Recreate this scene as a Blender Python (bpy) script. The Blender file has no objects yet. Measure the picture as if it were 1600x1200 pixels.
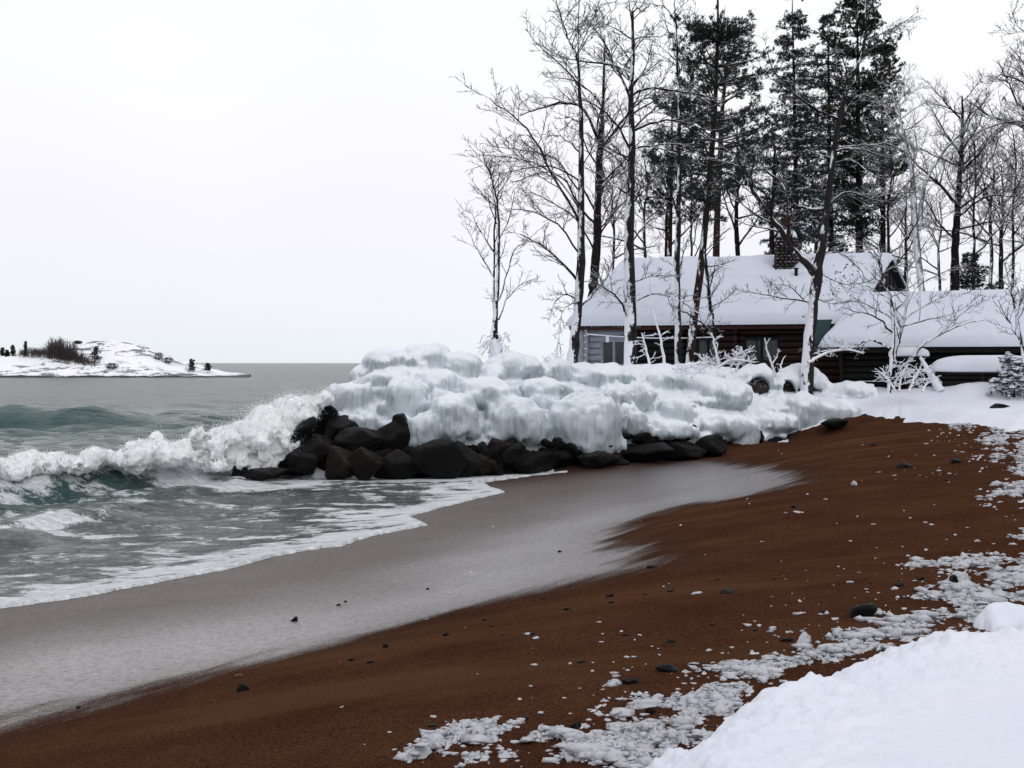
import bpy, math, random
import numpy as np
from mathutils import Vector
R=math.radians
rng=np.random.default_rng(7); random.seed(7)
sc=bpy.context.scene
# ------------------------------------------------------------ camera, sky, sun, exposure
FPX=1931.0; CAMZ=3.0; PITCH=math.atan(33/FPX)
cd=bpy.data.cameras.new('camera'); cam=bpy.data.objects.new('camera',cd); sc.collection.objects.link(cam)
cd.sensor_width=36; cd.lens=FPX/1600*36; cd.clip_start=.1; cd.clip_end=30000
cam.location=(0,0,CAMZ); cam.rotation_euler=(R(90)-PITCH,0,0); sc.camera=cam
w=bpy.data.worlds.new('World'); sc.world=w; w.use_nodes=True
nt=w.node_tree; nt.nodes.clear()
def wn(t,**k):
    n=nt.nodes.new(t)
    for a,b in k.items(): setattr(n,a,b)
    return n
SUN_EL,SUN_AZ=48,150
sky=wn('ShaderNodeTexSky',sky_type='NISHITA',sun_disc=False,sun_elevation=R(SUN_EL),sun_rotation=R(SUN_AZ))
tc=wn('ShaderNodeTexCoord'); sp=wn('ShaderNodeSeparateXYZ'); cr=wn('ShaderNodeValToRGB')
e=cr.color_ramp.elements
e[0].position=0.0; e[0].color=(.85,.915,.95,1); e[1].position=1.0; e[1].color=(.93,.94,.985,1)
for p,c in ((.035,(.905,.925,.975,1)),(.12,(.965,.945,1.0,1)),(.24,(1.02,1.02,1.05,1)),(.5,(.98,.985,1.03,1))):
    q=e.new(p); q.color=c
no=wn('ShaderNodeTexNoise'); no.inputs['Scale'].default_value=1.6; no.inputs['Detail'].default_value=3
mr=wn('ShaderNodeMapRange'); mr.inputs['From Min'].default_value=.3; mr.inputs['From Max'].default_value=.7
mr.inputs['To Min'].default_value=9.4; mr.inputs['To Max'].default_value=10.6
vm=wn('ShaderNodeVectorMath',operation='SCALE'); mx=wn('ShaderNodeMixRGB'); mx.inputs[0].default_value=.95
bg=wn('ShaderNodeBackground'); bg.inputs[1].default_value=.1; wo=wn('ShaderNodeOutputWorld')
L=nt.links.new
L(tc.outputs['Generated'],sp.inputs[0]); L(sp.outputs['Z'],cr.inputs[0]); L(tc.outputs['Generated'],no.inputs['Vector'])
L(no.outputs[0],mr.inputs['Value']); L(cr.outputs[0],vm.inputs[0]); L(mr.outputs[0],vm.inputs['Scale'])
L(sky.outputs[0],mx.inputs[1]); L(vm.outputs[0],mx.inputs[2]); L(mx.outputs[0],bg.inputs[0]); L(bg.outputs[0],wo.inputs[0])
sl=bpy.data.lights.new('sun','SUN'); sl.energy=.5; sl.angle=R(25); sl.color=(1,.98,.95)
so=bpy.data.objects.new('sun',sl); sc.collection.objects.link(so)
sd=Vector((math.sin(R(SUN_AZ))*math.cos(R(SUN_EL)),math.cos(R(SUN_AZ))*math.cos(R(SUN_EL)),math.sin(R(SUN_EL))))
so.rotation_euler=sd.to_track_quat('Z','Y').to_euler()
sc.view_settings.view_transform='Standard'; sc.view_settings.look='None'
sc.view_settings.exposure=0.0; sc.view_settings.gamma=1.0; sc.view_settings.use_curve_mapping=False
sc.render.engine='CYCLES'
try:
    sc.cycles.max_bounces=6; sc.cycles.diffuse_bounces=3; sc.cycles.glossy_bounces=3; sc.cycles.transmission_bounces=4
except Exception: pass
# ------------------------------------------------------------ numeric helpers
def ray(px,py):
    cx=(px-800)/FPX; cy=(600-py)/FPX; s,c=math.sin(PITCH),math.cos(PITCH)
    return np.array([cx, c+s*cy, -s+c*cy])
def at(px,py,Y):
    d=ray(px,py); return np.array([0,0,CAMZ])+d*(Y/d[1])
def sstep(a,b,x):
    t=np.clip((x-a)/(b-a),0,1); return t*t*(3-2*t)
def h3(i,j,k,seed):
    n=(i*374761393+j*668265263+k*2147483647//7+seed*1274126177)&0xffffffff
    n=((n^(n>>13))*1274126177)&0xffffffff
    n=((n^(n>>16))*2246822519)&0xffffffff
    return ((n^(n>>15))&0xffff)/65535.0
def vn(x,y,z=None,seed=0):
    x=np.asarray(x,float); y=np.asarray(y,float)
    xi=np.floor(x).astype(np.int64); yi=np.floor(y).astype(np.int64)
    u=x-xi; v=y-yi; u=u*u*(3-2*u); v=v*v*(3-2*v)
    if z is None:
        a=h3(xi,yi,0,seed); b=h3(xi+1,yi,0,seed); c=h3(xi,yi+1,0,seed); d=h3(xi+1,yi+1,0,seed)
        return ((a*(1-u)+b*u)*(1-v)+(c*(1-u)+d*u)*v)*2-1
    z=np.asarray(z,float); zi=np.floor(z).astype(np.int64); t=z-zi; t=t*t*(3-2*t)
    r=0
    for dk,wt in ((0,1-t),(1,t)):
        a=h3(xi,yi,zi+dk,seed); b=h3(xi+1,yi,zi+dk,seed); c=h3(xi,yi+1,zi+dk,seed); d=h3(xi+1,yi+1,zi+dk,seed)
        r=r+wt*((a*(1-u)+b*u)*(1-v)+(c*(1-u)+d*u)*v)
    return r*2-1
def fbm(x,y,z=None,o=4,seed=0,g=.5,l=2.03):
    a=1; r=0; n=0; f=1
    for i in range(o):
        r=r+a*vn(np.asarray(x)*f+i*17.3,np.asarray(y)*f-i*9.1,None if z is None else np.asarray(z)*f+i*3.7,seed+i); n+=a; a*=g; f*=l
    return r/n
def pdist(x,y,P):
    """signed distance to an open polyline; positive on the right-hand side of its direction"""
    P=np.asarray(P,float); best=np.full(np.shape(x),1e9); sg=np.ones(np.shape(x)); tt=np.zeros(np.shape(x)); bp=np.zeros(np.shape(x))
    for i in range(len(P)-1):
        a,b=P[i],P[i+1]; d=b-a; L2=(d**2).sum()
        t=((x-a[0])*d[0]+(y-a[1])*d[1])/L2
        lo=-1e3 if i==0 else 0; hi=1e3 if i==len(P)-2 else 1
        tc_=np.clip(t,lo,hi)
        ex=x-a[0]-tc_*d[0]; ey=y-a[1]-tc_*d[1]; ds=np.hypot(ex,ey)
        cr_=d[1]*(x-a[0])-d[0]*(y-a[1]); pa=np.abs(cr_)/math.sqrt(L2); m=(ds<best-1e-7)|((ds<best+1e-7)&(pa>bp)); bp=np.where(m,pa,bp)
        best=np.where(m,ds,best); sg=np.where(m,np.sign(cr_),sg); tt=np.where(m,i+np.clip(t,0,1),tt)
    return best*sg,tt
# ------------------------------------------------------------ object helpers
ORI={}
def props(o,label=None,cat=None,group=None,kind=None):
    if label: o['label']=label
    if cat: o['category']=cat
    if group: o['group']=group
    if kind: o['kind']=kind
    return o
def empty(name,loc,label,cat,group=None):
    o=bpy.data.objects.new(name,None); sc.collection.objects.link(o); o.location=loc; o.empty_display_size=.2
    ORI[o.name]=np.array(loc,float); return props(o,label,cat,group)
def mesh(name,V,F,mat=None,smooth=True):
    V=np.asarray(V,np.float32); me=bpy.data.meshes.new(name)
    if isinstance(F,np.ndarray):
        k=F.shape[1]; me.vertices.add(len(V)); me.vertices.foreach_set('co',V.ravel())
        me.loops.add(F.size); me.loops.foreach_set('vertex_index',F.ravel().astype(np.int32))
        me.polygons.add(len(F)); me.polygons.foreach_set('loop_start',np.arange(0,F.size,k,dtype=np.int32))
        me.polygons.foreach_set('loop_total',np.full(len(F),k,np.int32)); me.update(calc_edges=True)
    else:
        me.from_pydata(V.tolist(),[],F); me.update()
    me.validate()
    if smooth: me.polygons.foreach_set('use_smooth',np.ones(len(me.polygons),bool))
    if mat: me.materials.append(mat)
    return me
def obj(name,V,F,mat,parent=None,origin=None,smooth=True,**k):
    V=np.asarray(V,float)
    if parent is not None: o0=ORI[parent.name]
    else: o0=np.zeros(3) if origin is None else np.asarray(origin,float)
    ob=bpy.data.objects.new(name,mesh(name,V-o0,F,mat,smooth)); sc.collection.objects.link(ob)
    if parent is not None: ob.parent=parent
    else: ob.location=o0
    ORI[ob.name]=o0
    return props(ob,**k)
def attr(ob,name,vals):
    a=ob.data.attributes.new(name,'FLOAT','POINT'); a.data.foreach_set('value',np.asarray(vals,np.float32).ravel())
class MB:
    def __init__(s): s.V=[];s.F=[];s.n=0
    def add(s,V,F):
        V=np.asarray(V,float); s.V.append(V); s.F+= [tuple(int(i)+s.n for i in f) for f in F]; s.n+=len(V)
    def box(s,c,h,ax=None):
        c=np.asarray(c,float); ax=np.eye(3) if ax is None else np.asarray(ax,float)
        v=[c+ax[0]*h[0]*a+ax[1]*h[1]*b+ax[2]*h[2]*d for a in(-1,1) for b in(-1,1) for d in(-1,1)]
        s.add(v,[(0,1,3,2),(4,6,7,5),(0,4,5,1),(2,3,7,6),(0,2,6,4),(1,5,7,3)])
    def cyl(s,a,b,r0,r1=None,n=8,cap=True):
        r1=r0 if r1 is None else r1; a=np.asarray(a,float); b=np.asarray(b,float); t=b-a; t/=np.linalg.norm(t)
        rf=np.array([0,0,1.]) if abs(t[2])<.8 else np.array([1.,0,0]); u=np.cross(t,rf); u/=np.linalg.norm(u); v=np.cross(t,u)
        A=[a+(u*math.cos(q)+v*math.sin(q))*r0 for q in np.arange(n)*2*math.pi/n]
        B=[b+(u*math.cos(q)+v*math.sin(q))*r1 for q in np.arange(n)*2*math.pi/n]
        F=[(i,(i+1)%n,n+(i+1)%n,n+i) for i in range(n)]
        if cap: F+=[tuple(range(n))[::-1],tuple(range(n,2*n))]
        s.add(A+B,F)
    def out(s,name,mat,parent=None,smooth=False,origin=None,**k):
        return obj(name,np.concatenate(s.V),s.F,mat,parent,origin,smooth,**k)
_ico={}
def ico(n):
    if n not in _ico:
        import bmesh
        bm=bmesh.new(); bmesh.ops.create_icosphere(bm,subdivisions=n,radius=1)
        V=np.array([v.co[:] for v in bm.verts]); F=np.array([[v.index for v in f.verts] for f in bm.faces]); bm.free()
        _ico[n]=(V,F)
    return _ico[n]
def tubes(P,Rr,k=3):
    """P (N,n,3) polylines, Rr (N,n) radii -> V,F(quads)"""
    N,n,_=P.shape; T=np.gradient(P,axis=1); T/=np.linalg.norm(T,axis=2,keepdims=True)+1e-9
    m=P[:,-1]-P[:,0]; m/=np.linalg.norm(m,axis=1,keepdims=True)+1e-9
    ref=np.where(np.abs(m[:,2:3])>.75,np.array([[1.,0,0]]),np.array([[0,0,1.]]))[:,None,:]
    U=np.cross(T,np.broadcast_to(ref,T.shape)); U/=np.linalg.norm(U,axis=2,keepdims=True)+1e-9; W=np.cross(T,U)
    a=np.arange(k)*2*math.pi/k+.5
    V=P[:,:,None,:]+Rr[:,:,None,None]*(U[:,:,None,:]*np.cos(a)[None,None,:,None]+W[:,:,None,:]*np.sin(a)[None,None,:,None])
    idx=np.arange(N*n*k).reshape(N,n,k); nx=np.roll(idx,-1,axis=2)
    F=np.stack([idx[:,:-1],nx[:,:-1],nx[:,1:],idx[:,1:]],axis=-1).reshape(-1,4)
    return V.reshape(-1,3),F
def spline(P,m):
    """resample polyline (n,d) smoothly to m points"""
    P=np.asarray(P,float); n=len(P)
    if n==2:
        t=np.linspace(0,1,m)[:,None]; return P[0]*(1-t)+P[1]*t
    Q=np.vstack([2*P[0]-P[1],P,2*P[-1]-P[-2]]); seg=np.linalg.norm(np.diff(P[:,:2],axis=0),axis=1)+1e-6
    cum=np.concatenate([[0],np.cumsum(seg)]); s=np.linspace(0,cum[-1],m); i=np.clip(np.searchsorted(cum,s,side='right')-1,0,n-2)
    t=((s-cum[i])/seg[i])[:,None]; a,b,c,d=Q[i],Q[i+1],Q[i+2],Q[i+3]
    return .5*((2*b)+(-a+c)*t+(2*a-5*b+4*c-d)*t*t+(-a+3*b-3*c+d)*t**3)
# ------------------------------------------------------------ materials
class M:
    def __init__(s,name):
        s.m=bpy.data.materials.new(name); s.m.use_nodes=True; s.t=s.m.node_tree; s.t.nodes.clear()
        s.o=s.n('ShaderNodeOutputMaterial'); s.p=s.n('ShaderNodeBsdfPrincipled'); s.l(s.p.outputs[0],s.o.inputs[0])
    def n(s,t,**k):
        x=s.t.nodes.new(t)
        for a,b in k.items(): setattr(x,a,b)
        return x
    def l(s,a,b): s.t.links.new(a,b)
    def setin(s,i,v):
        if hasattr(v,'is_output') or isinstance(v,bpy.types.NodeSocket): s.l(v,i)
        else: i.default_value=v
    def P(s,**k):
        for a,v in k.items():
            a=a.replace('_',' ')
            if isinstance(v,tuple) and len(v)==3: v=(*v,1)
            s.setin(s.p.inputs[a],v)
        return s
    def pos(s,scale=(1,1,1)):
        g=s.n('ShaderNodeNewGeometry'); v=s.n('ShaderNodeVectorMath',operation='MULTIPLY'); s.l(g.outputs['Position'],v.inputs[0]); v.inputs[1].default_value=scale
        return v.outputs[0]
    def noise(s,scale,detail=3,rough=.55,vec=None,dist=0):
        x=s.n('ShaderNodeTexNoise'); x.inputs['Scale'].default_value=scale; x.inputs['Detail'].default_value=detail; x.inputs['Roughness'].default_value=rough; x.inputs['Distortion'].default_value=dist
        s.l(vec if vec is not None else s.pos(),x.inputs['Vector']); return x.outputs[0]
    def vor(s,scale,vec=None,feature='F1'):
        x=s.n('ShaderNodeTexVoronoi',feature=feature); x.inputs['Scale'].default_value=scale
        s.l(vec if vec is not None else s.pos(),x.inputs['Vector']); return x.outputs[0]
    def rng(s,v,a,b,c=0,d=1,smooth=True):
        x=s.n('ShaderNodeMapRange'); x.interpolation_type='SMOOTHSTEP' if smooth else 'LINEAR'
        s.setin(x.inputs['Value'],v)
        for k_,q in zip(('From Min','From Max','To Min','To Max'),(a,b,c,d)): s.setin(x.inputs[k_],q)
        return x.outputs[0]
    def math(s,op,a,b=0.0):
        x=s.n('ShaderNodeMath',operation=op); s.setin(x.inputs[0],a); s.setin(x.inputs[1],b); return x.outputs[0]
    def mix(s,f,a,b):
        x=s.n('ShaderNodeMixRGB'); s.setin(x.inputs[0],f)
        for i,v in ((1,a),(2,b)):
            if isinstance(v,tuple) and len(v)==3: v=(*v,1)
            s.setin(x.inputs[i],v)
        return x.outputs[0]
    def bump(s,h,st=.5,dist=.02,base=None):
        x=s.n('ShaderNodeBump'); x.inputs['Strength'].default_value=st; x.inputs['Distance'].default_value=dist
        s.l(h,x.inputs['Height'])
        if base is not None: s.l(base,x.inputs['Normal'])
        return x.outputs[0]
    def nrm(s,d=(0,0,1)):
        g=s.n('ShaderNodeNewGeometry'); x=s.n('ShaderNodeVectorMath',operation='DOT_PRODUCT'); s.l(g.outputs['Normal'],x.inputs[0]); x.inputs[1].default_value=d
        return x.outputs['Value']
    def at(s,name):
        x=s.n('ShaderNodeAttribute'); x.attribute_name=name; return x.outputs['Fac']
def m_snow(name='snow',c=(.75,.765,.83),dirt=0.0):
    m=M(name); n=m.noise(9,4); f=m.noise(70,3); big=m.noise(1.3,3)
    col=m.mix(m.rng(big,.3,.7),c,(c[0]*.94,c[1]*.955,c[2]*.97))
    if dirt: col=m.mix(m.rng(m.noise(22,5,.8),.52,.68,0,dirt),col,(.16,.09,.06))
    h=m.math('ADD',m.math('MULTIPLY',n,.7),m.math('MULTIPLY',f,.3))
    m.P(Base_Color=col,Roughness=.6,Normal=m.bump(h,.45,.04),Specular_IOR_Level=.25); return m.m
def m_ice():
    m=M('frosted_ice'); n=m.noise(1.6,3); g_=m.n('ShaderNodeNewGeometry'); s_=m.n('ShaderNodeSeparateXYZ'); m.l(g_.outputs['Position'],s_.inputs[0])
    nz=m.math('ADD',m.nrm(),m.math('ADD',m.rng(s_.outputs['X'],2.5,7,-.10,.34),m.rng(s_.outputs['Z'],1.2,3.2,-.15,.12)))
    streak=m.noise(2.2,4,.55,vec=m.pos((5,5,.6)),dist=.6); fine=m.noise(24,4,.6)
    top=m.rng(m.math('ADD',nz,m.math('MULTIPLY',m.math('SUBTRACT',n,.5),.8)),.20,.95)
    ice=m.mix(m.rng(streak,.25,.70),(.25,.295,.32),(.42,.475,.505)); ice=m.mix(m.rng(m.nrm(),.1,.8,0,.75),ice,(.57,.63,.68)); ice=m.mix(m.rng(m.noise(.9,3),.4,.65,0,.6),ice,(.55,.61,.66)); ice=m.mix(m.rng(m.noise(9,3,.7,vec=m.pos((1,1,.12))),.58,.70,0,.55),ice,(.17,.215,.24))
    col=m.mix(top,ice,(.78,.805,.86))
    ro=m.rng(top,0,1,.30,.62)
    h=m.math('ADD',m.math('MULTIPLY',streak,m.rng(top,0,1,.6,.05)),m.math('MULTIPLY',fine,.25))
    m.P(Base_Color=col,Roughness=ro,Normal=m.bump(h,.5,.05),Specular_IOR_Level=.5); return m.m
def m_rock(name,c1,c2,wet=.25,sc_=5,snow=0.0):
    m=M(name); n=m.noise(sc_,6,.65); v=m.noise(sc_*5,5,.7); cr_=m.vor(sc_*.8,feature='DISTANCE_TO_EDGE')
    col=m.mix(m.rng(n,.35,.68),c1,c2); col=m.mix(m.rng(v,.52,.70,0,.8),col,(c2[0]*2.4,c2[1]*2.3,c2[2]*2.3)); col=m.mix(m.math('MULTIPLY',m.rng(m.nrm(),.3,.9,0,.6),m.rng(v,.42,.6)),col,(c2[0]*3+.022,c2[1]*3+.019,c2[2]*3+.018))  # last mix lightens upward faces in colour, standing in for sky glints
    if snow: col=m.mix(m.math('MULTIPLY',m.rng(m.math('ADD',m.nrm(),m.math('MULTIPLY',m.noise(6,4),.8)),1.05,1.3),snow),col,(.8,.82,.86))
    h=m.math('ADD',n,m.math('MULTIPLY',v,.5)); h=m.math('ADD',h,m.rng(cr_,0,.03,0,.12))
    m.P(Base_Color=col,Roughness=wet,Normal=m.bump(h,1.0,.12),Specular_IOR_Level=.12); return m.m
def m_bark(name,c1,c2,wind=.35,up=.45,low=0.0):
    """bark with wind-plastered snow on the lake side and on upward faces"""
    m=M(name); n=m.noise(14,4,.6,vec=m.pos((1,1,.25))); p=m.noise(2.2,4,.65); q=m.noise(9,3); p=m.noise(3.2,5,.72,vec=m.pos((1,1,.45)))
    col=m.mix(m.rng(n,.35,.65),c1,c2)
    a=m.rng(m.math('ADD',m.nrm(),m.math('MULTIPLY',m.math('SUBTRACT',q,.5),.7)),up,up+.22)
    wv=m.math('ADD',m.nrm((-.78,-.55,.28)),m.math('MULTIPLY',m.math('SUBTRACT',p,.5),4.2))
    g=m.n('ShaderNodeNewGeometry'); s_=m.n('ShaderNodeSeparateXYZ'); m.l(g.outputs['Position'],s_.inputs[0])
    wv=m.math('ADD',wv,m.rng(s_.outputs['Z'],3.0,8.5,.35+low,0))
    b=m.rng(wv,wind,wind+.20)
    f=m.math('MAXIMUM',a,b)
    m.P(Base_Color=m.mix(f,col,(.80,.82,.87)),Roughness=.8,Normal=m.bump(m.math('ADD',n,f),.6,.02),Specular_IOR_Level=.1); return m.m
def m_flat(name,c,r=.7,var=.25,s=8,bump=.3):
    m=M(name); n=m.noise(s,4,.6); m.P(Base_Color=m.mix(m.rng(n,.3,.7),c,tuple(x*(1-var) for x in c)),Roughness=r,Normal=m.bump(n,bump,.02),Specular_IOR_Level=.25); return m.m
SNOW=m_snow(); SNOWR=m_snow('roof_snow',(.64,.675,.76)); SLUSH=m_snow('dirty_slush',(.50,.505,.535),.9); ICE=m_ice()  # roof snow is a darker copy, the slope's weaker skylight put into the colour
ROCK=[m_rock('wet_black_rock',(.0012,.0012,.0012),(.004,.004,.004),.36),m_rock('wet_grey_rock',(.002,.002,.002),(.012,.011,.011),.36),m_rock('wet_red_rock',(.003,.002,.002),(.018,.010,.009),.38),m_rock('snow_dusted_rock',(.012,.011,.012),(.05,.045,.04),.4,5,.8)]
BARK=m_bark('snowy_bark',(.011,.009,.010),(.030,.026,.027),.85,.6,.12)
TWIG=m_bark('bare_twig',(.014,.010,.011),(.030,.022,.023),9,.62)
BARKD=m_bark('dark_bark',(.007,.005,.006),(.022,.017,.018),1.25,.65)
BARKR=m_bark('red_pine_bark',(.016,.009,.008),(.042,.024,.020),1.15,.6,.2)
BARKP=m_bark('pale_rimed_bark',(.09,.09,.095),(.20,.20,.21),.55,.4,.2)
RIME=m_bark('rimed_twig',(.20,.20,.21),(.35,.35,.37),-.3,.0,.3)
def m_logs():
    m=M('log_wood'); g=m.n('ShaderNodeObjectInfo')
    n=m.noise(5,5,.65,vec=m.pos((.5,.5,5)))
    col=m.mix(m.rng(n,.3,.7),(.008,.0035,.003),(.030,.009,.006)); col=m.mix(m.math('MULTIPLY',g.outputs['Random'],.6),col,(.008,.004,.004))
    m.P(Base_Color=col,Roughness=.6,Normal=m.bump(n,.5,.02),Specular_IOR_Level=.2); return m.m
LOG=m_logs()
LOGR=m_flat('rime_coated_wood',(.30,.33,.38),.7,.3,6)
DARKW=m_flat('shade_dark_board',(.006,.005,.005),.7,.3,6)  # near black: deep shade under the eaves is put into the colour
REDW=m_flat('red_stained_board',(.055,.014,.010),.6,.4,5)
TEAL=m_flat('teal_painted_board',(.014,.045,.045),.55,.3,6)
def m_glass():
    m=M('dark_window_glass'); m.P(Base_Color=(.012,.016,.02),Roughness=.06,Specular_IOR_Level=.5); return m.m
GLASS=m_glass()
def m_sand():
    m=M('sand'); wet=m.at('wet')
    gr=m.noise(170,2,.7); gr2=m.noise(60,4,.7); big=m.noise(1.1,4,.6); rip=m.noise(2.0,4,.6,vec=m.pos((.8,4,1)))
    g3=m.noise(42,3,.8); g4=m.noise(13,4,.75)
    col=m.mix(m.rng(gr,.34,.66),(.020,.0078,.0042),(.140,.063,.037)); col=m.mix(m.rng(big,.3,.7,0,.5),col,(.034,.012,.0065))
    col=m.mix(m.rng(g3,.50,.66,0,.75),col,(.014,.005,.003)); col=m.mix(m.rng(g3,.30,.42,.55,0),col,(.155,.070,.036))
    bd=m.noise(.55,4,.6,vec=m.pos((.25,1.1,1))); col=m.mix(m.rng(bd,.50,.66,0,.5),col,(.105,.053,.026)); col=m.mix(m.rng(g4,.58,.70,0,.45),col,(.016,.007,.005))
    pb=m.noise(28,3,.75); col=m.mix(m.rng(m.noise(95,2,.7),.68,.76,0,.6),col,(.26,.16,.11))
    mp_=m.n('ShaderNodeMapping',vector_type='TEXTURE'); mp_.inputs['Rotation'].default_value=(0,0,R(56)); mp_.inputs['Scale'].default_value=(3.2,.62,1); m.l(m.pos(),mp_.inputs['Vector'])
    wn_=m.math('ADD',wet,m.math('MULTIPLY',m.math('SUBTRACT',m.noise(1.0,6,.68,vec=mp_.outputs[0]),.5),1.0))
    wn_=m.math('ADD',wn_,m.math('MULTIPLY',m.math('SUBTRACT',gr2,.5),.55))
    film=m.rng(wn_,.34,.70)
    damp=m.rng(wet,.0,.5)
    col=m.mix(damp,col,m.mix(.5,col,(.035,.022,.018)))
    # fresh film next to the water is rougher (sand grains poke through), settled film further up is smoother
    sm=m.rng(m.at('near'),0,1,.30,.46)
    rough=m.mix(film,(.75,.75,.75),(.2,.2,.2)); rr=m.n('ShaderNodeMix'); m.l(film,rr.inputs[0]); rr.inputs[2].default_value=.95; m.l(sm,rr.inputs[3])
    spk=m.noise(16,8,.82,vec=m.pos((1,1.0,1))); spk2=m.noise(2.2,6,.75,vec=m.pos((.6,1.5,1))); eg=m.at('edge')
    spec=m.math('MULTIPLY',film,m.rng(m.at('near'),0,1,.85,.62)); spec=m.math('MULTIPLY',spec,m.rng(spk,.36,.62,.35,1.25)); spec=m.math('MULTIPLY',spec,m.rng(spk2,.30,.66,.75,1.15)); spec=m.math('MULTIPLY',spec,m.rng(gr2,.36,.60,.45,1.1))
    h=m.math('ADD',m.math('MULTIPLY',gr,m.rng(film,0,1,1,.45)),m.math('MULTIPLY',gr2,m.rng(film,0,1,1.2,.30)))
    h=m.math('ADD',h,m.math('MULTIPLY',rip,m.rng(film,0,1,.5,.05)))
    h=m.math('ADD',h,m.math('MULTIPLY',pb,m.rng(film,0,1,.9,.12)))
    m.P(Base_Color=col,Roughness=rr.outputs[0],Specular_IOR_Level=spec,Normal=m.bump(h,.6,.02),Coat_Weight=m.math('MULTIPLY',m.math('MULTIPLY',film,m.rng(spk,.34,.58,.25,1.0)),m.math('ADD',m.math('MULTIPLY',eg,.85),m.rng(m.at('near'),0,1,.34,.06))),Coat_Roughness=.28,Coat_Normal=m.bump(m.math('ADD',gr,gr2),.35,.006)); return m.m
SAND=m_sand()
def m_water():
    m=M('lake_water'); foam=m.at('foam'); sh=m.at('grey_tint')
    n1=m.noise(1.5,5,.64,vec=m.pos((.85,1.25,1)),dist=.5); n2=m.noise(6.0,5,.70,vec=m.pos((.8,1.3,1)),dist=.8); n3=m.noise(.35,4,.6,vec=m.pos((.5,1.4,1)))
    far=m.noise(.09,5,.62,vec=m.pos((.35,1,1)))
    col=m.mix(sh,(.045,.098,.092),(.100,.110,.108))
    lace=m.math('ADD',m.math('MULTIPLY',n1,.45),m.math('MULTIPLY',n2,.55))
    th=m.math('SUBTRACT',.80,m.math('MULTIPLY',foam,.50))
    f=m.rng(lace,m.math('SUBTRACT',th,.09),m.math('ADD',th,.05))
    f=m.math('MULTIPLY',f,m.rng(foam,.02,.15))
    h=m.math('ADD',m.math('MULTIPLY',n1,1.0),m.math('MULTIPLY',n2,.55)); b=m.bump(h,1.0,.27); b2=m.bump(n3,1.0,.9,b); b3=m.bump(far,1.0,1.8,b2)
    m.P(Base_Color=m.mix(f,col,(.80,.83,.85)),Roughness=m.math('MAXIMUM',m.rng(f,0,1,.07,.7),m.at('rough')),IOR=1.333,Normal=b3,Specular_IOR_Level=.5); return m.m
WATER=m_water()
def m_foam():
    m=M('wave_foam'); n=m.noise(5,6,.75); n2=m.noise(38,4,.8)
    m.P(Base_Color=m.mix(m.rng(n,.3,.7),(.97,.97,.97),(.90,.935,.95)),Roughness=.8,Normal=m.bump(m.math('ADD',n,m.math('MULTIPLY',n2,.5)),.55,.06),Specular_IOR_Level=.2,Subsurface_Weight=0.0); return m.m
FOAM=m_foam()
def m_spray():
    m=M('spray_drops'); d=m.n('ShaderNodeBsdfDiffuse'); t=m.n('ShaderNodeBsdfTranslucent'); x=m.n('ShaderNodeMixShader')
    for q in (d,t): q.inputs[0].default_value=(.97,.975,.98,1)
    x.inputs[0].default_value=.5; m.l(d.outputs[0],x.inputs[1]); m.l(t.outputs[0],x.inputs[2]); m.l(x.outputs[0],m.o.inputs[0]); return m.m
SPRAY=m_spray()
def m_needle(name,c1,c2):
    m=M(name); n=m.noise(1.4,3,.6); col=m.mix(m.rng(n,.3,.7),c1,c2)
    m.P(Base_Color=col,Roughness=.7,Specular_IOR_Level=.2); return m.m
NPINE=m_needle('pine_needle',(.016,.028,.024),(.040,.052,.042)); NSPR=m_needle('spruce_needle',(.016,.034,.036),(.040,.066,.070))
NCED=m_needle('cedar_foliage',(.008,.022,.014),(.028,.045,.022)); LEAF=m_flat('dead_oak_leaf',(.13,.045,.02),.7,.5,9)
# ------------------------------------------------------------ ground heights
_s=[-400,-60,-10,-3,0,5,8.2,11,16,40]; _z=[-30,-4,-.9,-.25,0,.36,1.02,1.30,1.5,1.9]
LAND=[(-14,33.6),(-7.5,33.4),(-1.7,33.6),(2,35.2),(5.6,36.6),(8.3,38.2),(12,38.9),(17,38.6),(24,34),(34,26)]
_st=np.linspace(-60,40,1001); _zt=np.interp(_st,_s,_z); _kk=np.exp(-(np.arange(-30,31)*.1/1.2)**2); _kk/=_kk.sum(); _zt=np.convolve(np.pad(_zt,30,mode='edge'),_kk,'valid')
def beach(x,y):
    s=(x+6.2)*.93-(y-15)*.37
    z=np.where(s>-50,np.interp(s,_st,_zt),np.interp(s,_s,_z))
    return z+.16*sstep(20,36,y)*sstep(4,8,s)+.012*fbm(x*.8,y*.8,seed=3)*sstep(0,3,s)
def landd(x,y):
    d,_=pdist(x,y,LAND); return -d       # positive behind the line
def ground(x,y):
    b=beach(x,y); d=landd(x,y); tip=sstep(-8.2,-4.5,x)*sstep(70,50,np.where(x<2,y,40)) 
    return b+(np.where(x>8,1.85,2.15)-b)*sstep(-.2,3.2,d)*tip
def hit(px,py,fn=None,y0=3.5,y1=60):
    fn=fn or ground
    d=ray(px,py); Y=np.concatenate([np.arange(y0,y1,.02)]); x=d[0]*Y/d[1]; z=CAMZ+d[2]*Y/d[1]
    g=fn(x,Y); i=np.argmax(z<g)
    return np.array([x[i],Y[i],g[i]])
def poly(pts): return np.array([hit(*p)[:2] for p in pts])
def polar(az0,az1,nc,r0,r1,nr,far=None):
    a=np.radians(np.linspace(az0,az1,nc)); ir=1/np.linspace(1/r0,1/r1,nr)
    if far is not None: ir=np.concatenate([ir,far])
    A,Rr=np.meshgrid(a,ir); return Rr*np.sin(A),Rr*np.cos(A)
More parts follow.
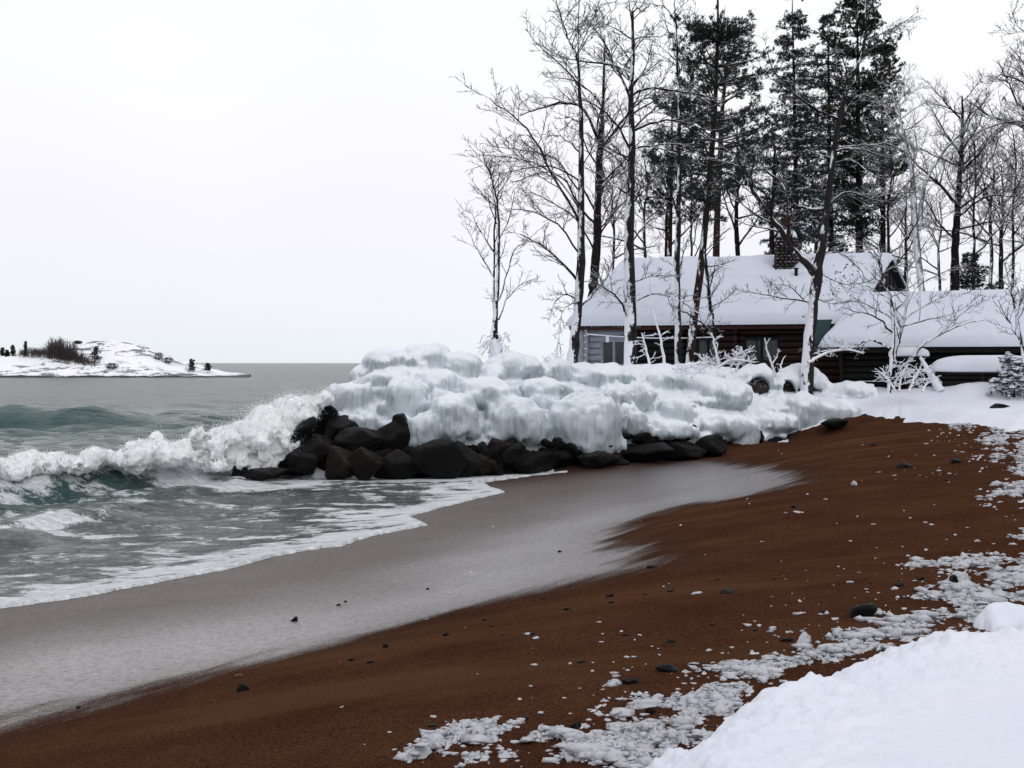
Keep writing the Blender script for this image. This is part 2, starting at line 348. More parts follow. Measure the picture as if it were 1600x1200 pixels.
def gridF(nr,nc,keep=None):
    i=np.arange(nr*nc).reshape(nr,nc); F=np.stack([i[:-1,:-1],i[:-1,1:],i[1:,1:],i[1:,:-1]],-1).reshape(-1,4)
    if keep is not None:
        k=keep.ravel(); F=F[k[F].any(1)]
    return F
def compact(V,F):
    u,inv=np.unique(F,return_inverse=True); return V[u],inv.reshape(F.shape),u
# waterline (swash edge) and wet sand edge
WL=np.vstack([[-14,7],[-9.5,11.5],poly([(0,952),(80,941),(150,930),(260,908),(370,887),(400,878),(470,862),(540,853),(580,838),(670,821),(640,808),(690,793),(790,769),(750,755),(830,744),(915,735)]),[3.5,36.5],[9,44],[20,70]])
WET=np.vstack([[-8,4],poly([(-60,1160),(0,1134),(60,1118),(200,1087),(290,1063),(400,1038),(520,1010),(600,988),(720,955),(850,921),(930,902),(1030,882),(1000,858),(965,838),(985,815),(1060,790),(1180,775),(1255,752),(1235,735),(1150,722),(1080,715)]),[7,42]])
# ------------------------------------------------------------ sand
X,Y=polar(-62,62,340,1.2,60,380,far=np.array([66.,75,90,120]))
X=np.vstack([X]);
Z=ground(X,Y); dw,_=pdist(X,Y,WET); dl,_=pdist(X,Y,WL)
wet=sstep(1.3,-1.5,dw+.3*fbm(X*.5,Y*1.8,seed=21))
g=obj('sand_beach',np.stack([X,Y,Z],-1).reshape(-1,3),gridF(*X.shape),SAND,kind='structure'); g.data.flip_normals()
attr(g,'wet',wet); attr(g,'edge',np.exp(-((dw+1.5+.5*fbm(X*.5,Y*1.2,seed=23,o=3))/1.15)**2)*(1+.3*fbm(X*1.2,Y*2.5,seed=24,o=3))); attr(g,'near',sstep(4.2,1.2,dl+.5*fbm(X*.5,Y*.9,seed=22)))
# lake bed far away
MBt=MB(); MBt.box((0,3000,-40),(9000,9000,1)); MBt.out('lake_bed',SAND,kind='structure')
# ------------------------------------------------------------ lake water
BR=[(-60,2),(-30,15),(-16.0,25.3),(-12.2,28.2),(-9.8,30.4),(-7.9,32.6),(-6.6,34.6),(-5.5,38),(-5,46)]
_f=1/np.linspace(1/6.5,1/120,520)
X,Y=polar(-64,20,640,6.5,120,3,far=np.array([140.,170,220,300,420,600,900,1500,3000,8000,20000]))
_ir=np.concatenate([_f[_f<51],np.arange(51,76,.2),_f[_f>76],np.array([140.,170,220,300,420,600,900,1500,3000,8000,20000])]); A_,R_=np.meshgrid(np.radians(np.linspace(-64,20,640)),_ir); X,Y=R_*np.sin(A_),R_*np.cos(A_)
def swells(X,Y):
    z=np.zeros_like(X); rr=np.random.default_rng(3); dist=np.hypot(X,Y)
    for lam,amp,n in ((9,.085,4),(5,.065,5),(2.6,.045,6),(1.3,.028,8),(.7,.016,8),(.4,.008,8)):
        fade=1/(1+(dist/(lam*22))**3)
        for i in range(n):
            a=rr.normal(-62,24); k=2*math.pi/(lam*rr.uniform(.75,1.3)); ph=rr.uniform(0,6.28)
            q=np.sin(k*(X*math.cos(R(a))+Y*math.sin(R(a)))+ph+.7*fbm(X/lam*.5,Y/lam*.5,o=2,seed=int(lam*10)+i))
            z+=fade*amp*(1-2*np.abs(q)**1.3)/math.sqrt(n)*1.2
    return z
dl,_=pdist(X,Y,WL); gz=ground(X,Y); depth=-gz
zo=swells(X,Y)*sstep(.0,9,-dl)*1.0+.018*fbm(X*1.5,Y*3,seed=40,o=3)
db,tb=pdist(X,Y,BR)       # positive on shore side of the breaker
seaward=-db
br=np.where(db>0,np.exp(-(db/.55)**2),np.exp(-(db/2.2)**2))
zo+=.62*br*(.85+.25*fbm(X*.35,Y*.35,seed=51))*sstep(-.5,1.5,tb)
# small second roller close to the left edge
B2=[(-20,12),(-11,20.8),(-8.6,23.4),(-6.5,25)]; d2,t2=pdist(X,Y,B2); r2=np.where(d2>0,np.exp(-(d2/.22)**2),np.exp(-(d2/.9)**2))*sstep(-7.0,-9.0,X)
zo+=.24*r2
# the green swell further out
yc=61+ (X+24)*.16 + 1.5*np.sin(X*.12); ds=Y-yc
sw=np.where(ds<0,np.exp(-(ds/1.5)**2),np.exp(-(ds/5.0)**2)); zo+=.95*sw*sstep(-13.5,-24,X)*(1+.08*fbm(X*.2,Y*.1,seed=77))
sw2=np.exp(-((Y-(47+(X+10)*.1))/2.0)**2); zo+=.15*sw2*sstep(-8,-14,X)
lip=sstep(0,-.06,dl)*(.018+.028*np.exp(-(dl/.35)**2)*(1+.8*fbm(X*9,Y*9,seed=61,o=3)))
wl_=dl+.10*fbm(X*2.2,Y*2.2,seed=62,o=3)
film=gz+np.where(wl_<0,lip+.012*fbm(X*5,Y*9,seed=63,o=3)*sstep(0,-1.5,dl),-.10)
zw=np.where(wl_<0,np.maximum(zo-.02,film),film)
zw=np.where(dl<-6,np.maximum(zo,gz+.02),zw); zw=np.where((landd(X,Y)>3)&(X>-4),np.minimum(zw,.2),zw)
pn=fbm(X*.5,Y*1.3,seed=72,o=4); pn2=fbm(X*1.6+.4*Y,Y*3.0,seed=73,o=3)
foam=1.05*np.exp(-(dl/(.22+.10*pn2))**2)*(dl<.2)+(.40+.25*pn)*sstep(-2.2,-.3,dl)*(dl<0)+(.30+.55*pn2)*sstep(-9,-2,dl)*(dl<0)
foam+=(.38+.9*pn)*sstep(8,1,db)*sstep(-.2,.8,db)*sstep(3.0,5.5,np.where(dl<0,-dl,0))+(.22+.4*pn)*np.exp(-(db/4)**2)*(db<0)+.8*np.exp(-((db+.1)/.35)**2)
foam+=(.45+.7*pn2)*np.exp(-((d2-.1)/.30)**2)*sstep(-7.3,-8.4,X)
d3,_=pdist(X,Y,poly([(-60,885),(0,868),(60,862),(130,858)])); foam+=(.9+.6*pn2)*np.exp(-(d3/.20)**2)*sstep(-6.3,-7.3,X)
d4,_=pdist(X,Y,poly([(330,830),(460,822),(580,806),(690,792)])); foam+=(.4+.5*pn2)*np.exp(-(d4/.18)**2)*(np.abs(X+2.6)<1.6)
foam+=.10*sstep(60,35,Y)
rk,_=pdist(X,Y,[(-8,31.6),(-1.7,32.2),(2,33.9)]); foam+=(.35+.6*pn)*np.exp(-(rk/.6)**2)*(X<2.5)
V=np.stack([X,Y,zw],-1).reshape(-1,3); keep=(zw>gz-.06)|(Y>70)
F=gridF(*X.shape,keep=keep); V2,F2,u=compact(V,F)
wob=obj('lake_water',V2,F2,WATER,kind='structure'); wob.data.flip_normals()
attr(wob,'foam',np.clip(foam,0,1.4).ravel()[u]); attr(wob,'rough',(.02+.26*sstep(25,110,np.hypot(X,Y))).ravel()[u])
attr(wob,'grey_tint',np.maximum(sstep(-10.5,-5,dl),.55*sstep(55,40,Y)*(db<0)+.8*sstep(72,95,Y)).ravel()[u])  # grey blend: in the shallows, seaward of the breaker and far out
# ------------------------------------------------------------ surface nets
def nets(fn,lo,hi,h):
    lo=np.array(lo,float); n=np.ceil((np.array(hi)-lo)/h).astype(int)+1
    V=fn(lo,n,h); s=V<0
    ax=[np.arange(k) for k in n]
    c=np.zeros(tuple(n-1),np.int8)
    for i in(0,1):
        for j in(0,1):
            for k in(0,1): c+=s[i:n[0]-1+i,j:n[1]-1+j,k:n[2]-1+k]
    act=(c>0)&(c<8); I=np.argwhere(act); acc=np.zeros((len(I),3)); cnt=np.zeros(len(I))
    for a in range(3):
        o=[q for q in range(3) if q!=a]
        for b0 in(0,1):
            for b1 in(0,1):
                p=I.copy(); p[:,o[0]]+=b0; p[:,o[1]]+=b1; q=p.copy(); q[:,a]+=1
                va=V[p[:,0],p[:,1],p[:,2]]; vb=V[q[:,0],q[:,1],q[:,2]]; m=(va<0)!=(vb<0)
                t=np.where(m,va/(va-vb+1e-12),0); pt=p.astype(float); pt[:,a]+=t
                acc[m]+=pt[m]; cnt+=m
    P=lo+acc/cnt[:,None]*h; idx=-np.ones(c.shape,int); idx[act]=np.arange(len(I)); Fs=[]
    for a in range(3):
        sl0=[slice(None)]*3; sl1=[slice(None)]*3; sl0[a]=slice(0,-1); sl1[a]=slice(1,None)
        s0=s[tuple(sl0)]; s1=s[tuple(sl1)]; E=np.argwhere(s0!=s1); inside=s0[E[:,0],E[:,1],E[:,2]]
        o=[(a+1)%3,(a+2)%3]; ok=(E[:,o[0]]>0)&(E[:,o[1]]>0)&(E[:,o[0]]<c.shape[o[0]])&(E[:,o[1]]<c.shape[o[1]]); E=E[ok]; inside=inside[ok]
        q=[]
        for d0,d1 in((0,0),(1,0),(1,1),(0,1)):
            e=E.copy(); e[:,o[0]]-=d0; e[:,o[1]]-=d1; q.append(idx[e[:,0],e[:,1],e[:,2]])
        Q=np.stack(q,1); Q[~inside]=Q[~inside][:,::-1]; Fs.append(Q)
    return P,np.concatenate(Fs)
# ------------------------------------------------------------ rock bank and ice
FOOT=[(-16,34.5),(-7.6,32.9),(-5.2,32.3),(-1.7,32.4),(2,33.9),(5.6,35.6),(8.1,37.7),(11,38.9),(20,40)]
def rockh(x,y):
    d,_=pdist(x,y,FOOT); d=-d
    crest=np.interp(x,[-8.5,-7,-5.6,-4.4,-2.5,0,3,6,9,12,14],[-.4,.2,1.5,2.75,2.95,2.85,2.8,2.75,2.5,2.1,1.8])
    h=np.interp(d,[-1,0,.8,1.6,3.0,4.4,6.5,9,12],[-.8,-.15,.30,.52,.80,1.0,.93,.80,-.5])
    base=ground(x,y)
    up=np.where(h<0,h*1.2,h*crest)
    lo=np.where(x<5,-.3,base-.15)
    return np.maximum(up,lo)+.10*fbm(x*1.4,y*1.4,seed=5)
RB_x,RB_y=np.meshgrid(np.arange(-9,12,.14),np.arange(31.2,44,.14)); rz=rockh(RB_x,RB_y)-.12
o=obj('rock_bank',np.stack([RB_x,RB_y,rz],-1).reshape(-1,3),gridF(*RB_x.shape),ROCK[0],kind='structure')
def rockhit(px,py): return hit(px,py,fn=rockh,y0=31.5,y1=44)
ICEF=np.vstack([[-5.6,40],[-4.9,36.5],np.array([rockhit(*p)[:2] for p in [(512,628),(522,648),(560,664),(600,668),(640,684),(700,690),(760,688),(830,700),(900,702),(940,694),(1010,688),(1080,690),(1150,694),(1200,682),(1290,664)]]),[12,38.9],[20,39]])
# (px,py centre, rx px, ry px, depth radius m, curtain length m, label)
HUMPS=[
(603,566,36,20,1.0,.2,'low rounded ice hump at the back left of the bank, left of the highest one'),
(667,563,40,25,1.1,.2,'highest rounded ice hump on the skyline left of the small lone tree'),
(566,588,24,18,.6,.3,'small pale ice hump at the far left end above the open lake'),
(610,600,52,22,.6,.55,'long ice ridge with short icicles running down to the spray'),
(550,622,42,24,.6,.45,'leftmost ice mass hanging over the black rocks beside the splash'),
(632,622,36,30,.6,.75,'ice dome with a tall curtain of icicles above the reddish boulder'),
(722,578,30,28,.7,.5,'round ice covered boulder with a grooved left face near the skyline'),
(688,602,30,24,.6,.3,'smooth ice hump between the icicle dome and the grooved boulder'),
(536,652,16,10,.3,.2,'small ice knob at the bottom left above the black rocks'),
(578,658,13,12,.3,.25,'small ice bulb hanging in front of the icicle curtain'),
(556,657,12,12,.3,.2,'small ice bulb between two others at the lower left'),
(664,668,26,22,.5,.2,'round ice lump low on the bank right of the broken black rock'),
(708,652,42,34,.7,.35,'lumpy ice mass with drips above the big black boulder'),
(760,618,48,28,.8,.2,'broad smooth ice shoulder below the small lone tree'),
(800,576,46,24,.9,.1,'wide snowy hump on the skyline right of the small lone tree'),
(867,582,26,20,.6,.1,'knobbly snow hump on the skyline left of the leaning iced trunk'),
(848,612,42,22,.7,.2,'soft snowy hump in the upper middle of the ice bank'),
(800,656,46,32,.7,.35,'broad icy bulge left of the largest ice dome'),
(912,660,56,46,.9,.55,'largest ice dome with a long icicle curtain in the middle of the bank'),
(940,590,52,20,.8,.1,'flat snow hump in front of the pale cabin corner'),
(975,622,44,22,.7,.25,'snow covered hump above and right of the largest ice dome'),
(985,658,28,24,.5,.3,'narrow icy lump hanging just right of the largest ice dome'),
(1030,594,40,24,.8,.2,'rough snowy hump below the two snowy saplings'),
(1090,590,44,24,.8,.2,'snowy brush covered hump under the cabin middle wall'),
(1112,618,52,32,.8,.15,'smooth snow dome with a sharp right lip below the red log wall'),
(1052,645,34,24,.5,.3,'round icy boulder with icicles under the smooth snow dome'),
(1030,672,56,20,.6,.1,'rough frosted ledge over the long black recess'),
(1110,668,50,22,.6,.1,'frosted ledge left of the brown stained boulder'),
(1176,598,32,27,.5,.05,'hooded snow arch over a dark hollow, left one of two'),
(1247,606,46,36,.6,.35,'large snow hood over dark icicles at the foot of the oak'),
(1152,674,30,26,.5,.35,'brown stained icy boulder at the foot of the bank'),
(1205,660,38,18,.6,.1,'snow shelf between the brown stained boulder and the furry one'),
(1254,645,30,34,.5,.35,'snow capped boulder with fur like icicles beside the sand'),
(1312,644,40,17,.6,.15,'low snow lobe overhanging the sand right of the furry boulder'),
(1330,616,46,20,.8,.1,'smooth snow hump in front of the dark shed'),
]
HC=[]
for (px,py,rx,ry,rd,cl,lab) in HUMPS:
    yt=py+ry*.25; p=rockhit(px,min(yt,700)) if px<1290 else hit(px,yt,y0=33)
    Yc=p[1]-.05
    if py-ry<556: Yc=max(Yc,36.2)
    if Yc>42 or Yc<32: Yc=39.8 if px>1150 else 38.4
    c=at(px,py,Yc); k=Yc/FPX
    sh_=.20 if px<1000 else -.08; c=c*(1-sh_/Yc)+np.array([0,0,CAMZ])*(sh_/Yc); HC.append((c,rx*k*1.06,rd*1.05,ry*k*1.05,cl))
def smin(a,b,k):
    hh=np.clip(.5+.5*(b-a)/k,0,1); return b*(1-hh)+a*hh-k*hh*(1-hh)
def icefn(lo,n,h):
    xs=lo[0]+np.arange(n[0])*h; ys=lo[1]+np.arange(n[1])*h; zs=lo[2]+np.arange(n[2])*h
    XX,YY=np.meshgrid(xs,ys,indexing='ij'); d,_=pdist(XX,YY,ICEF); d=-d
    base=np.maximum(rockh(XX,YY),ground(XX,YY)*(XX>3)-9*(XX<=3))
    th=np.where(d>0,(.17+.10*fbm(XX*.9,YY*.9,seed=93))*sstep(0,.5,d),-.5)
    H=base+th-.9*sstep(-5.2,-6.5,XX)
    V=((zs[None,None,:]-H[:,:,None])*.75).astype(np.float32)
    rag=(.30*fbm(XX*3.2,YY*3.2,seed=90,o=2)+.28*fbm(XX*9,YY*9,seed=91,o=2))
    WB=fbm(XX*1.9,YY*1.9,seed=94,o=3)
    for (c,rx,ry,rz,cl) in HC:
        e=.35; i0,i1=[int(np.clip((c[0]+s*(rx+e)-lo[0])/h,0,n[0])) for s in(-1,1)]; j0,j1=[int(np.clip((c[1]+s*(ry+e)-lo[1])/h,0,n[1])) for s in(-1,1)]
        k0=int(np.clip((c[2]-rz-cl-e-lo[2])/h,0,n[2])); k1=int(np.clip((c[2]+rz+e-lo[2])/h,0,n[2]))
        if i1<=i0 or j1<=j0 or k1<=k0: continue
        x=xs[i0:i1,None,None]-c[0]; y=ys[None,j0:j1,None]-c[1]
        bc=float(H[min(max(int((c[0]-lo[0])/h),0),n[0]-1),min(max(int((c[1]-lo[1])/h),0),n[1]-1)]); need=max(c[2]-bc-.05,0); need=min(need,cl+.25) if c[2]<1.5 else need; Lc=np.maximum(max(cl,need)*(1+.9*rag[i0:i1,j0:j1,None]),0); k0=int(np.clip((c[2]-rz-max(cl,need)*1.6-e-lo[2])/h,0,n[2])); z=zs[None,None,k0:k1]-c[2]
        zz=np.where(z>0,z,np.where(z>-Lc,0,z+Lc))
        zr=np.where(z>0,rz,rz*.55)
        wb=1+.16*WB[i0:i1,j0:j1,None]; q=np.sqrt((x/rx)**2+(y/ry)**2+(zz/zr)**2)*wb; sd_=(q-1)*min(rx,ry,rz)*.9
        V[i0:i1,j0:j1,k0:k1]=smin(V[i0:i1,j0:j1,k0:k1],sd_,.12)
    rl=np.random.default_rng(77)
    for q_ in range(150):
        px_=rl.uniform(540,1230); py_=rl.uniform(565,690); 
        d_=ray(px_,py_); Yl=np.arange(32.5,42,.06); iy=((Yl-lo[1])/h).astype(int).clip(0,n[1]-1); ix=((d_[0]*Yl/d_[1]-lo[0])/h).astype(int).clip(0,n[0]-1); zl=CAMZ+d_[2]*Yl/d_[1]; hitm=zl<H[ix,iy]
        if not hitm.any(): continue
        j=np.argmax(hitm); c=np.array([d_[0]*Yl[j]/d_[1],Yl[j]-.05,zl[j]+.02]); rs=rl.uniform(.12,.38)*(1.0 if px_<1000 else .8); a3=np.array([rs*rl.uniform(.8,1.5),rs,rs*rl.uniform(.6,.9)]); e=.25
        s3=[(int(np.clip((c[a]-a3[a]-e-lo[a])/h,0,n[a])),int(np.clip((c[a]+a3[a]+e-lo[a])/h,0,n[a]))) for a in range(3)]
        if any(b<=a for a,b in s3): continue
        x=xs[s3[0][0]:s3[0][1],None,None]-c[0]; y=ys[None,s3[1][0]:s3[1][1],None]-c[1]; z=zs[None,None,s3[2][0]:s3[2][1]]-c[2]
        q=(np.sqrt((x/a3[0])**2+(y/a3[1])**2+(z/a3[2])**2)-1)*min(a3[0],a3[2]); sl_=tuple(slice(a,b) for a,b in s3); V[sl_]=smin(V[sl_],q,.07)
    # dark hollows under the two hoods
    for px,py,rx,rz in((1185,606,17,18),(1230,614,13,20),(1262,611,20,8)):
        c=at(px,py,{1185:HC[28][0][1],1230:HC[29][0][1],1262:HC[29][0][1]}[px]-.45); k=c[1]/FPX
        x=xs[:,None,None]-c[0]; y=ys[None,:,None]-c[1]; z=zs[None,None,:]-c[2]
        sel=(slice(max(0,int((c[0]-1-lo[0])/h)),int((c[0]+1-lo[0])/h)),)
        q=(np.sqrt((x[sel]/(rx*k))**2+(y/.75)**2+(z/(rz*k))**2)-1)*rz*k
        V[sel]=np.maximum(V[sel],-q)
    m=np.abs(V)<.28; I=np.argwhere(m); x=xs[I[:,0]]; y=ys[I[:,1]]; z=zs[I[:,2]]
    dn=.09*fbm(x*1.4,y*1.4,z*1.4,o=2,seed=101)+.034*fbm(x*3.2,y*3.2,z*2.6,o=2,seed=105)+.022*fbm(x*7,y*7,z*5,o=2,seed=102)
    dn+=.060*fbm(x*6.5,y*6.5,z*.5,o=2,seed=103)*sstep(3.6,1.6,z)+.03*np.abs(fbm(x*2.6,y*2.6,z*.8,o=2,seed=104))
    V[m]+=dn.astype(np.float32)
    return V
P_,Q_=nets(icefn,(-6.4,31.6,-.2),(12.2,43.2,4.1),.055)
fc=P_[Q_].mean(1)
best=np.full(len(fc),.18); own=np.full(len(fc),-1)
for i,(c,rx,ry,rz,cl) in enumerate(HC):
    dz=fc[:,2]-c[2]; dz=np.where(dz>0,dz,np.where(dz>-cl,0,dz+cl))
    q=np.sqrt(((fc[:,0]-c[0])/rx)**2+((fc[:,1]-c[1])/ry)**2+(dz/rz)**2)-1
    q*=min(rx,rz)
    m=q<best; best[m]=q[m]; own[m]=i
# shared smooth normals so the pieces meet without seams
me_all=mesh('tmp',P_,Q_); nrm=np.zeros(len(P_)*3,np.float32); me_all.vertices.foreach_get('normal',nrm); nrm=nrm.reshape(-1,3); bpy.data.meshes.remove(me_all)
def setn(ob,u):
    ob.data.normals_split_custom_set_from_vertices(nrm[u].tolist())
for i in range(-1,len(HC)):
    f=Q_[own==i]
    if len(f)<12: continue
    v,ff,u=compact(P_,f)
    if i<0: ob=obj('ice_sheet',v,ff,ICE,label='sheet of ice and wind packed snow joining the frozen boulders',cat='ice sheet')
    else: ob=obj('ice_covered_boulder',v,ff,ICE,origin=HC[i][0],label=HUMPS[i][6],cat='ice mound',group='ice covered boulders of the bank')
    setn(ob,u)
# ------------------------------------------------------------ dark boulders
def rockgeo(seed,dims,rot=0,n=4,planes=15,rough=.075,tilt=0):
    r=np.random.default_rng(seed); V,F=ico(n); N=r.normal(size=(planes,3)); N/=np.linalg.norm(N,axis=1,keepdims=True)
    D=r.uniform(.50,.80,planes); dt=V@N.T; rad=np.where(dt>.05,D/np.maximum(dt,.05),9).min(1); rad=np.minimum(rad,1.02)*1.22
    P=V*rad[:,None]; P=P*(1+rough*fbm(P[:,0]*3+seed,P[:,1]*3,P[:,2]*3,o=4,seed=seed)[:,None])
    P=P*np.asarray(dims); c,s=math.cos(tilt),math.sin(tilt); P=np.stack([P[:,0]*c-P[:,2]*s,P[:,1],P[:,0]*s+P[:,2]*c],1)
    c,s=math.cos(rot),math.sin(rot); P=np.stack([P[:,0]*c-P[:,1]*s,P[:,0]*s+P[:,1]*c,P[:,2]],1)
    return P,F
BOULD=[ # px,py centre, rx,ry px, depth, mat, tilt, label
(374,739,16,14,31.9,1,0,'small wet boulder at the very tip of the point, furthest left in the surf'),
(410,722,25,19,32.5,0,0,'rounded black boulder in the spray behind the flat one'),
(418,738,40,10,31.9,1,0,'long flat wet slab lying at the water edge near the tip'),
(468,722,32,22,32.3,1,.2,'grey edged black boulder right of the rounded one in the spray'),
(465,690,42,20,32.9,0,.75,'long black slab leaning up steeply towards the ice, in the spray'),
(505,655,30,30,33.9,0,.3,'tall black rock peak just under the leftmost ice mass'),
(538,678,42,30,33.6,0,0,'broad black boulder below the leftmost ice mass'),
(498,700,42,22,32.8,1,0,'black boulder with a pale top edge in the middle of the left pile'),
(556,690,40,17,32.8,1,.1,'grey topped boulder with a ridged back under the small ice bulbs'),
(580,683,26,13,33.0,1,-.1,'small grey topped boulder under the icicle curtain'),
(530,727,30,24,32.0,2,.4,'reddish rough boulder with slanting cracks at the waterline'),
(570,728,32,25,31.9,2,.5,'sharp ridged reddish grey boulder at the waterline'),
(614,690,36,30,33.1,0,0,'black boulder in the gap below the tall icicle curtain'),
(624,728,42,22,32.2,0,0,'low black boulder at the waterline right of the ridged one'),
(628,662,12,20,33.2,0,.2,'broken black rock tip poking up beside the round ice lump'),
(690,722,42,28,32.3,0,0,'big smooth black boulder at the waterline with a steep right face'),
(722,722,26,28,32.8,1,.2,'dull brown faced boulder right of the big smooth black one'),
(752,726,26,17,32.9,2,0,'small red brown boulder at the waterline'),
(775,708,22,22,33.6,2,.3,'upright dark red rock under the drips, its tip against the ice'),
(800,716,26,20,33.6,1,0,'dark boulder just right of the upright red rock'),
(838,722,36,15,33.8,0,0,'low black boulder left of the foam patch'),
(870,714,30,14,34.1,0,0,'black rock below the left part of the largest icicle curtain'),
(925,716,38,14,34.3,1,0,'rounded grey black boulder below the largest icicle curtain'),
(925,699,30,9,34.6,3,0,'frost covered rock tucked under the largest ice dome'),
(955,722,24,8,34.4,1,0,'small flat pale topped rock on the wet sand edge'),
(1000,708,44,17,35.0,0,0,'long black boulder in the shadow of the frosted ledge'),
(1060,702,42,15,35.7,0,0,'black boulder in the deepest recess under the frosted ledge'),
(1112,698,28,14,36.3,0,0,'dark boulder at the right end of the black recess'),
(1180,684,16,12,37.9,0,.1,'narrow dark rock between the brown stained boulder and the snow shelf'),
(1300,661,24,7,38.75,0,0,'dark rock under the low snow lobe at the top of the sand'),
(1560,637,18,5,37.4,0,0,'dark stone breaking through the snow right of the shed mound'),
]
for i,(px,py,rx,ry,Yd,mi,tl,lab) in enumerate(BOULD):
    c=at(px,py,Yd); k=Yd/FPX; V,F=rockgeo(200+i,(rx*k*1.0,max(rx,ry)*k*.8,ry*k*1.08),rot=random.uniform(-.4,.4),tilt=tl)
    obj('boulder',V+c,F,ROCK[mi],origin=c,smooth=False,label=lab,cat='boulder',group='dark boulders at the foot of the ice')
for (px,py,rx,ry,lab) in ((1186,608,20,19,'dark rock inside the left hooded snow arch'),(1231,616,17,21,'dark rock under the left side of the large snow hood'),(1263,614,22,11,'dark rock under the right side of the large snow hood')):
    Yd=HC[28 if px<1200 else 29][0][1]-.12; c=at(px,py,Yd); k=Yd/FPX; V,F=rockgeo(250+px,(rx*k,.28,ry*k)); obj('boulder',V+c,F,ROCK[3],origin=c,smooth=False,label=lab,cat='boulder',group='dark boulders at the foot of the ice')
# small filler rocks between
for i in range(95):
    px=random.uniform(420,1140); f=np.interp(px,[430,560,700,900,1130],[738,742,740,728,705])
    c=rockhit(px,f-random.uniform(2,38)) ; c[1]-=.1; s=random.uniform(.12,.36)
    V,F=rockgeo(300+i,(s*random.uniform(.9,1.4),s*.9,s*random.uniform(.5,.9)),rot=random.uniform(0,6),n=3,planes=12,rough=.07,tilt=random.uniform(-.6,.6))
    obj('rock',V+c,F,ROCK[random.choice([0,0,1,2])],origin=c,smooth=False,label='dark rock wedged among the big boulders at the foot of the ice',cat='rock',group='rocks wedged between the boulders')
# ------------------------------------------------------------ breaker foam
CREST=[(px,py,Yd,r) for px,py,Yd,r in [(-260,765,24.2,.42),(-160,760,25.6,.42),(-80,750,27.0,.34),(0,738,28.6,.36),(45,732,29.0,.34),(95,728,29.4,.34),(140,722,29.8,.32),(185,722,30.2,.30),(225,716,30.5,.30),(262,712,30.9,.30),(300,714,31.3,.32),(335,708,31.7,.38),(370,694,32.1,.48),(400,680,32.5,.58),(430,672,32.9,.56),(455,655,33.2,.5),(473,643,33.4,.38),(420,700,32.4,.5),(385,716,32.2,.45),(345,726,31.8,.36)]]
FB=[]
rf=np.random.default_rng(11)
for px,py,Yd,r in CREST:
    c=at(px,py,Yd); r=r*(.84 if px<340 else 1.0); FB.append((c,r,r*1.0,r*.72))
    for j in range(7):
        dd=rf.normal(0,1,3)*np.array([.32,.25,.2]); dd[2]=abs(dd[2])-.05; FB.append((c+dd,r*rf.uniform(.3,.6),r*.5,r*rf.uniform(.3,.55)))
def foamfn(lo,n,h):
    V=np.full(n,.6,np.float32); xs,ys,zs=[lo[a]+np.arange(n[a])*h for a in range(3)]
    for c,rx,ry,rz in FB:
        e=.3; s=[(int(np.clip((c[a]-r-e-lo[a])/h,0,n[a])),int(np.clip((c[a]+r+e-lo[a])/h,0,n[a]))) for a,r in enumerate((rx,ry,rz))]
        if any(b<=a for a,b in s): continue
        x=xs[s[0][0]:s[0][1],None,None]-c[0]; y=ys[None,s[1][0]:s[1][1],None]-c[1]; z=zs[None,None,s[2][0]:s[2][1]]-c[2]
        q=(np.sqrt((x/rx)**2+(y/ry)**2+(z/rz)**2)-1)*min(rx,rz)
        sl_=tuple(slice(a,b) for a,b in s); V[sl_]=smin(V[sl_],q,.26)
    m=np.abs(V)<.35; I=np.argwhere(m); x=xs[I[:,0]]; y=ys[I[:,1]]; z=zs[I[:,2]]
    V[m]+=(.16*fbm(x*1.4,y*1.4,z*1.4,o=2,seed=120)+.13*fbm(x*3.6,y*3.6,z*3.2,o=2,seed=122)+.10*fbm(x*8,y*8,z*7,o=3,seed=121,g=.8)).astype(np.float32)
    return V
P_,Q_=nets(foamfn,(-20,22.5,-.1),(-4.8,35.5,2.6),.04)
obj('breaking_wave_foam',P_,Q_,FOAM,kind='stuff',label='white churning foam of the wave breaking against the rocky point',cat='foam')
# spray: small drops thrown off the foam
def drops(C,S):
    T=np.array([[1,1,1],[1,-1,-1],[-1,1,-1],[-1,-1,1]])*.58; N=len(C)
    rot=rng.normal(size=(N,4,3))*.25
    V=C[:,None,:]+(T[None]+rot)*S[:,None,None]; F=np.array([[0,1,2],[0,3,1],[0,2,3],[1,3,2]])
    return V.reshape(-1,3),(F[None]+4*np.arange(N)[:,None,None]).reshape(-1,3)
vi=rng.integers(0,len(P_),60000); C=P_[vi]; up=sstep(.2,1.6,C[:,2]); rnear=sstep(-9,-6,C[:,0])
amt=rng.exponential(1,len(C))*(.02+.07*up+.07*rnear)*np.where(rng.uniform(size=len(C))<.25,1.0,.6)
dv=rng.normal(size=C.shape); dv[:,2]=np.abs(dv[:,2])*.9+.15; dv/=np.linalg.norm(dv,axis=1,keepdims=True)
C=C+dv*amt[:,None]; V,F=drops(C,rng.uniform(.006,.015,len(C)))
obj('wave_spray',V,F,SPRAY,kind='stuff',label='fine white spray drops flying off the breaking wave',cat='spray')
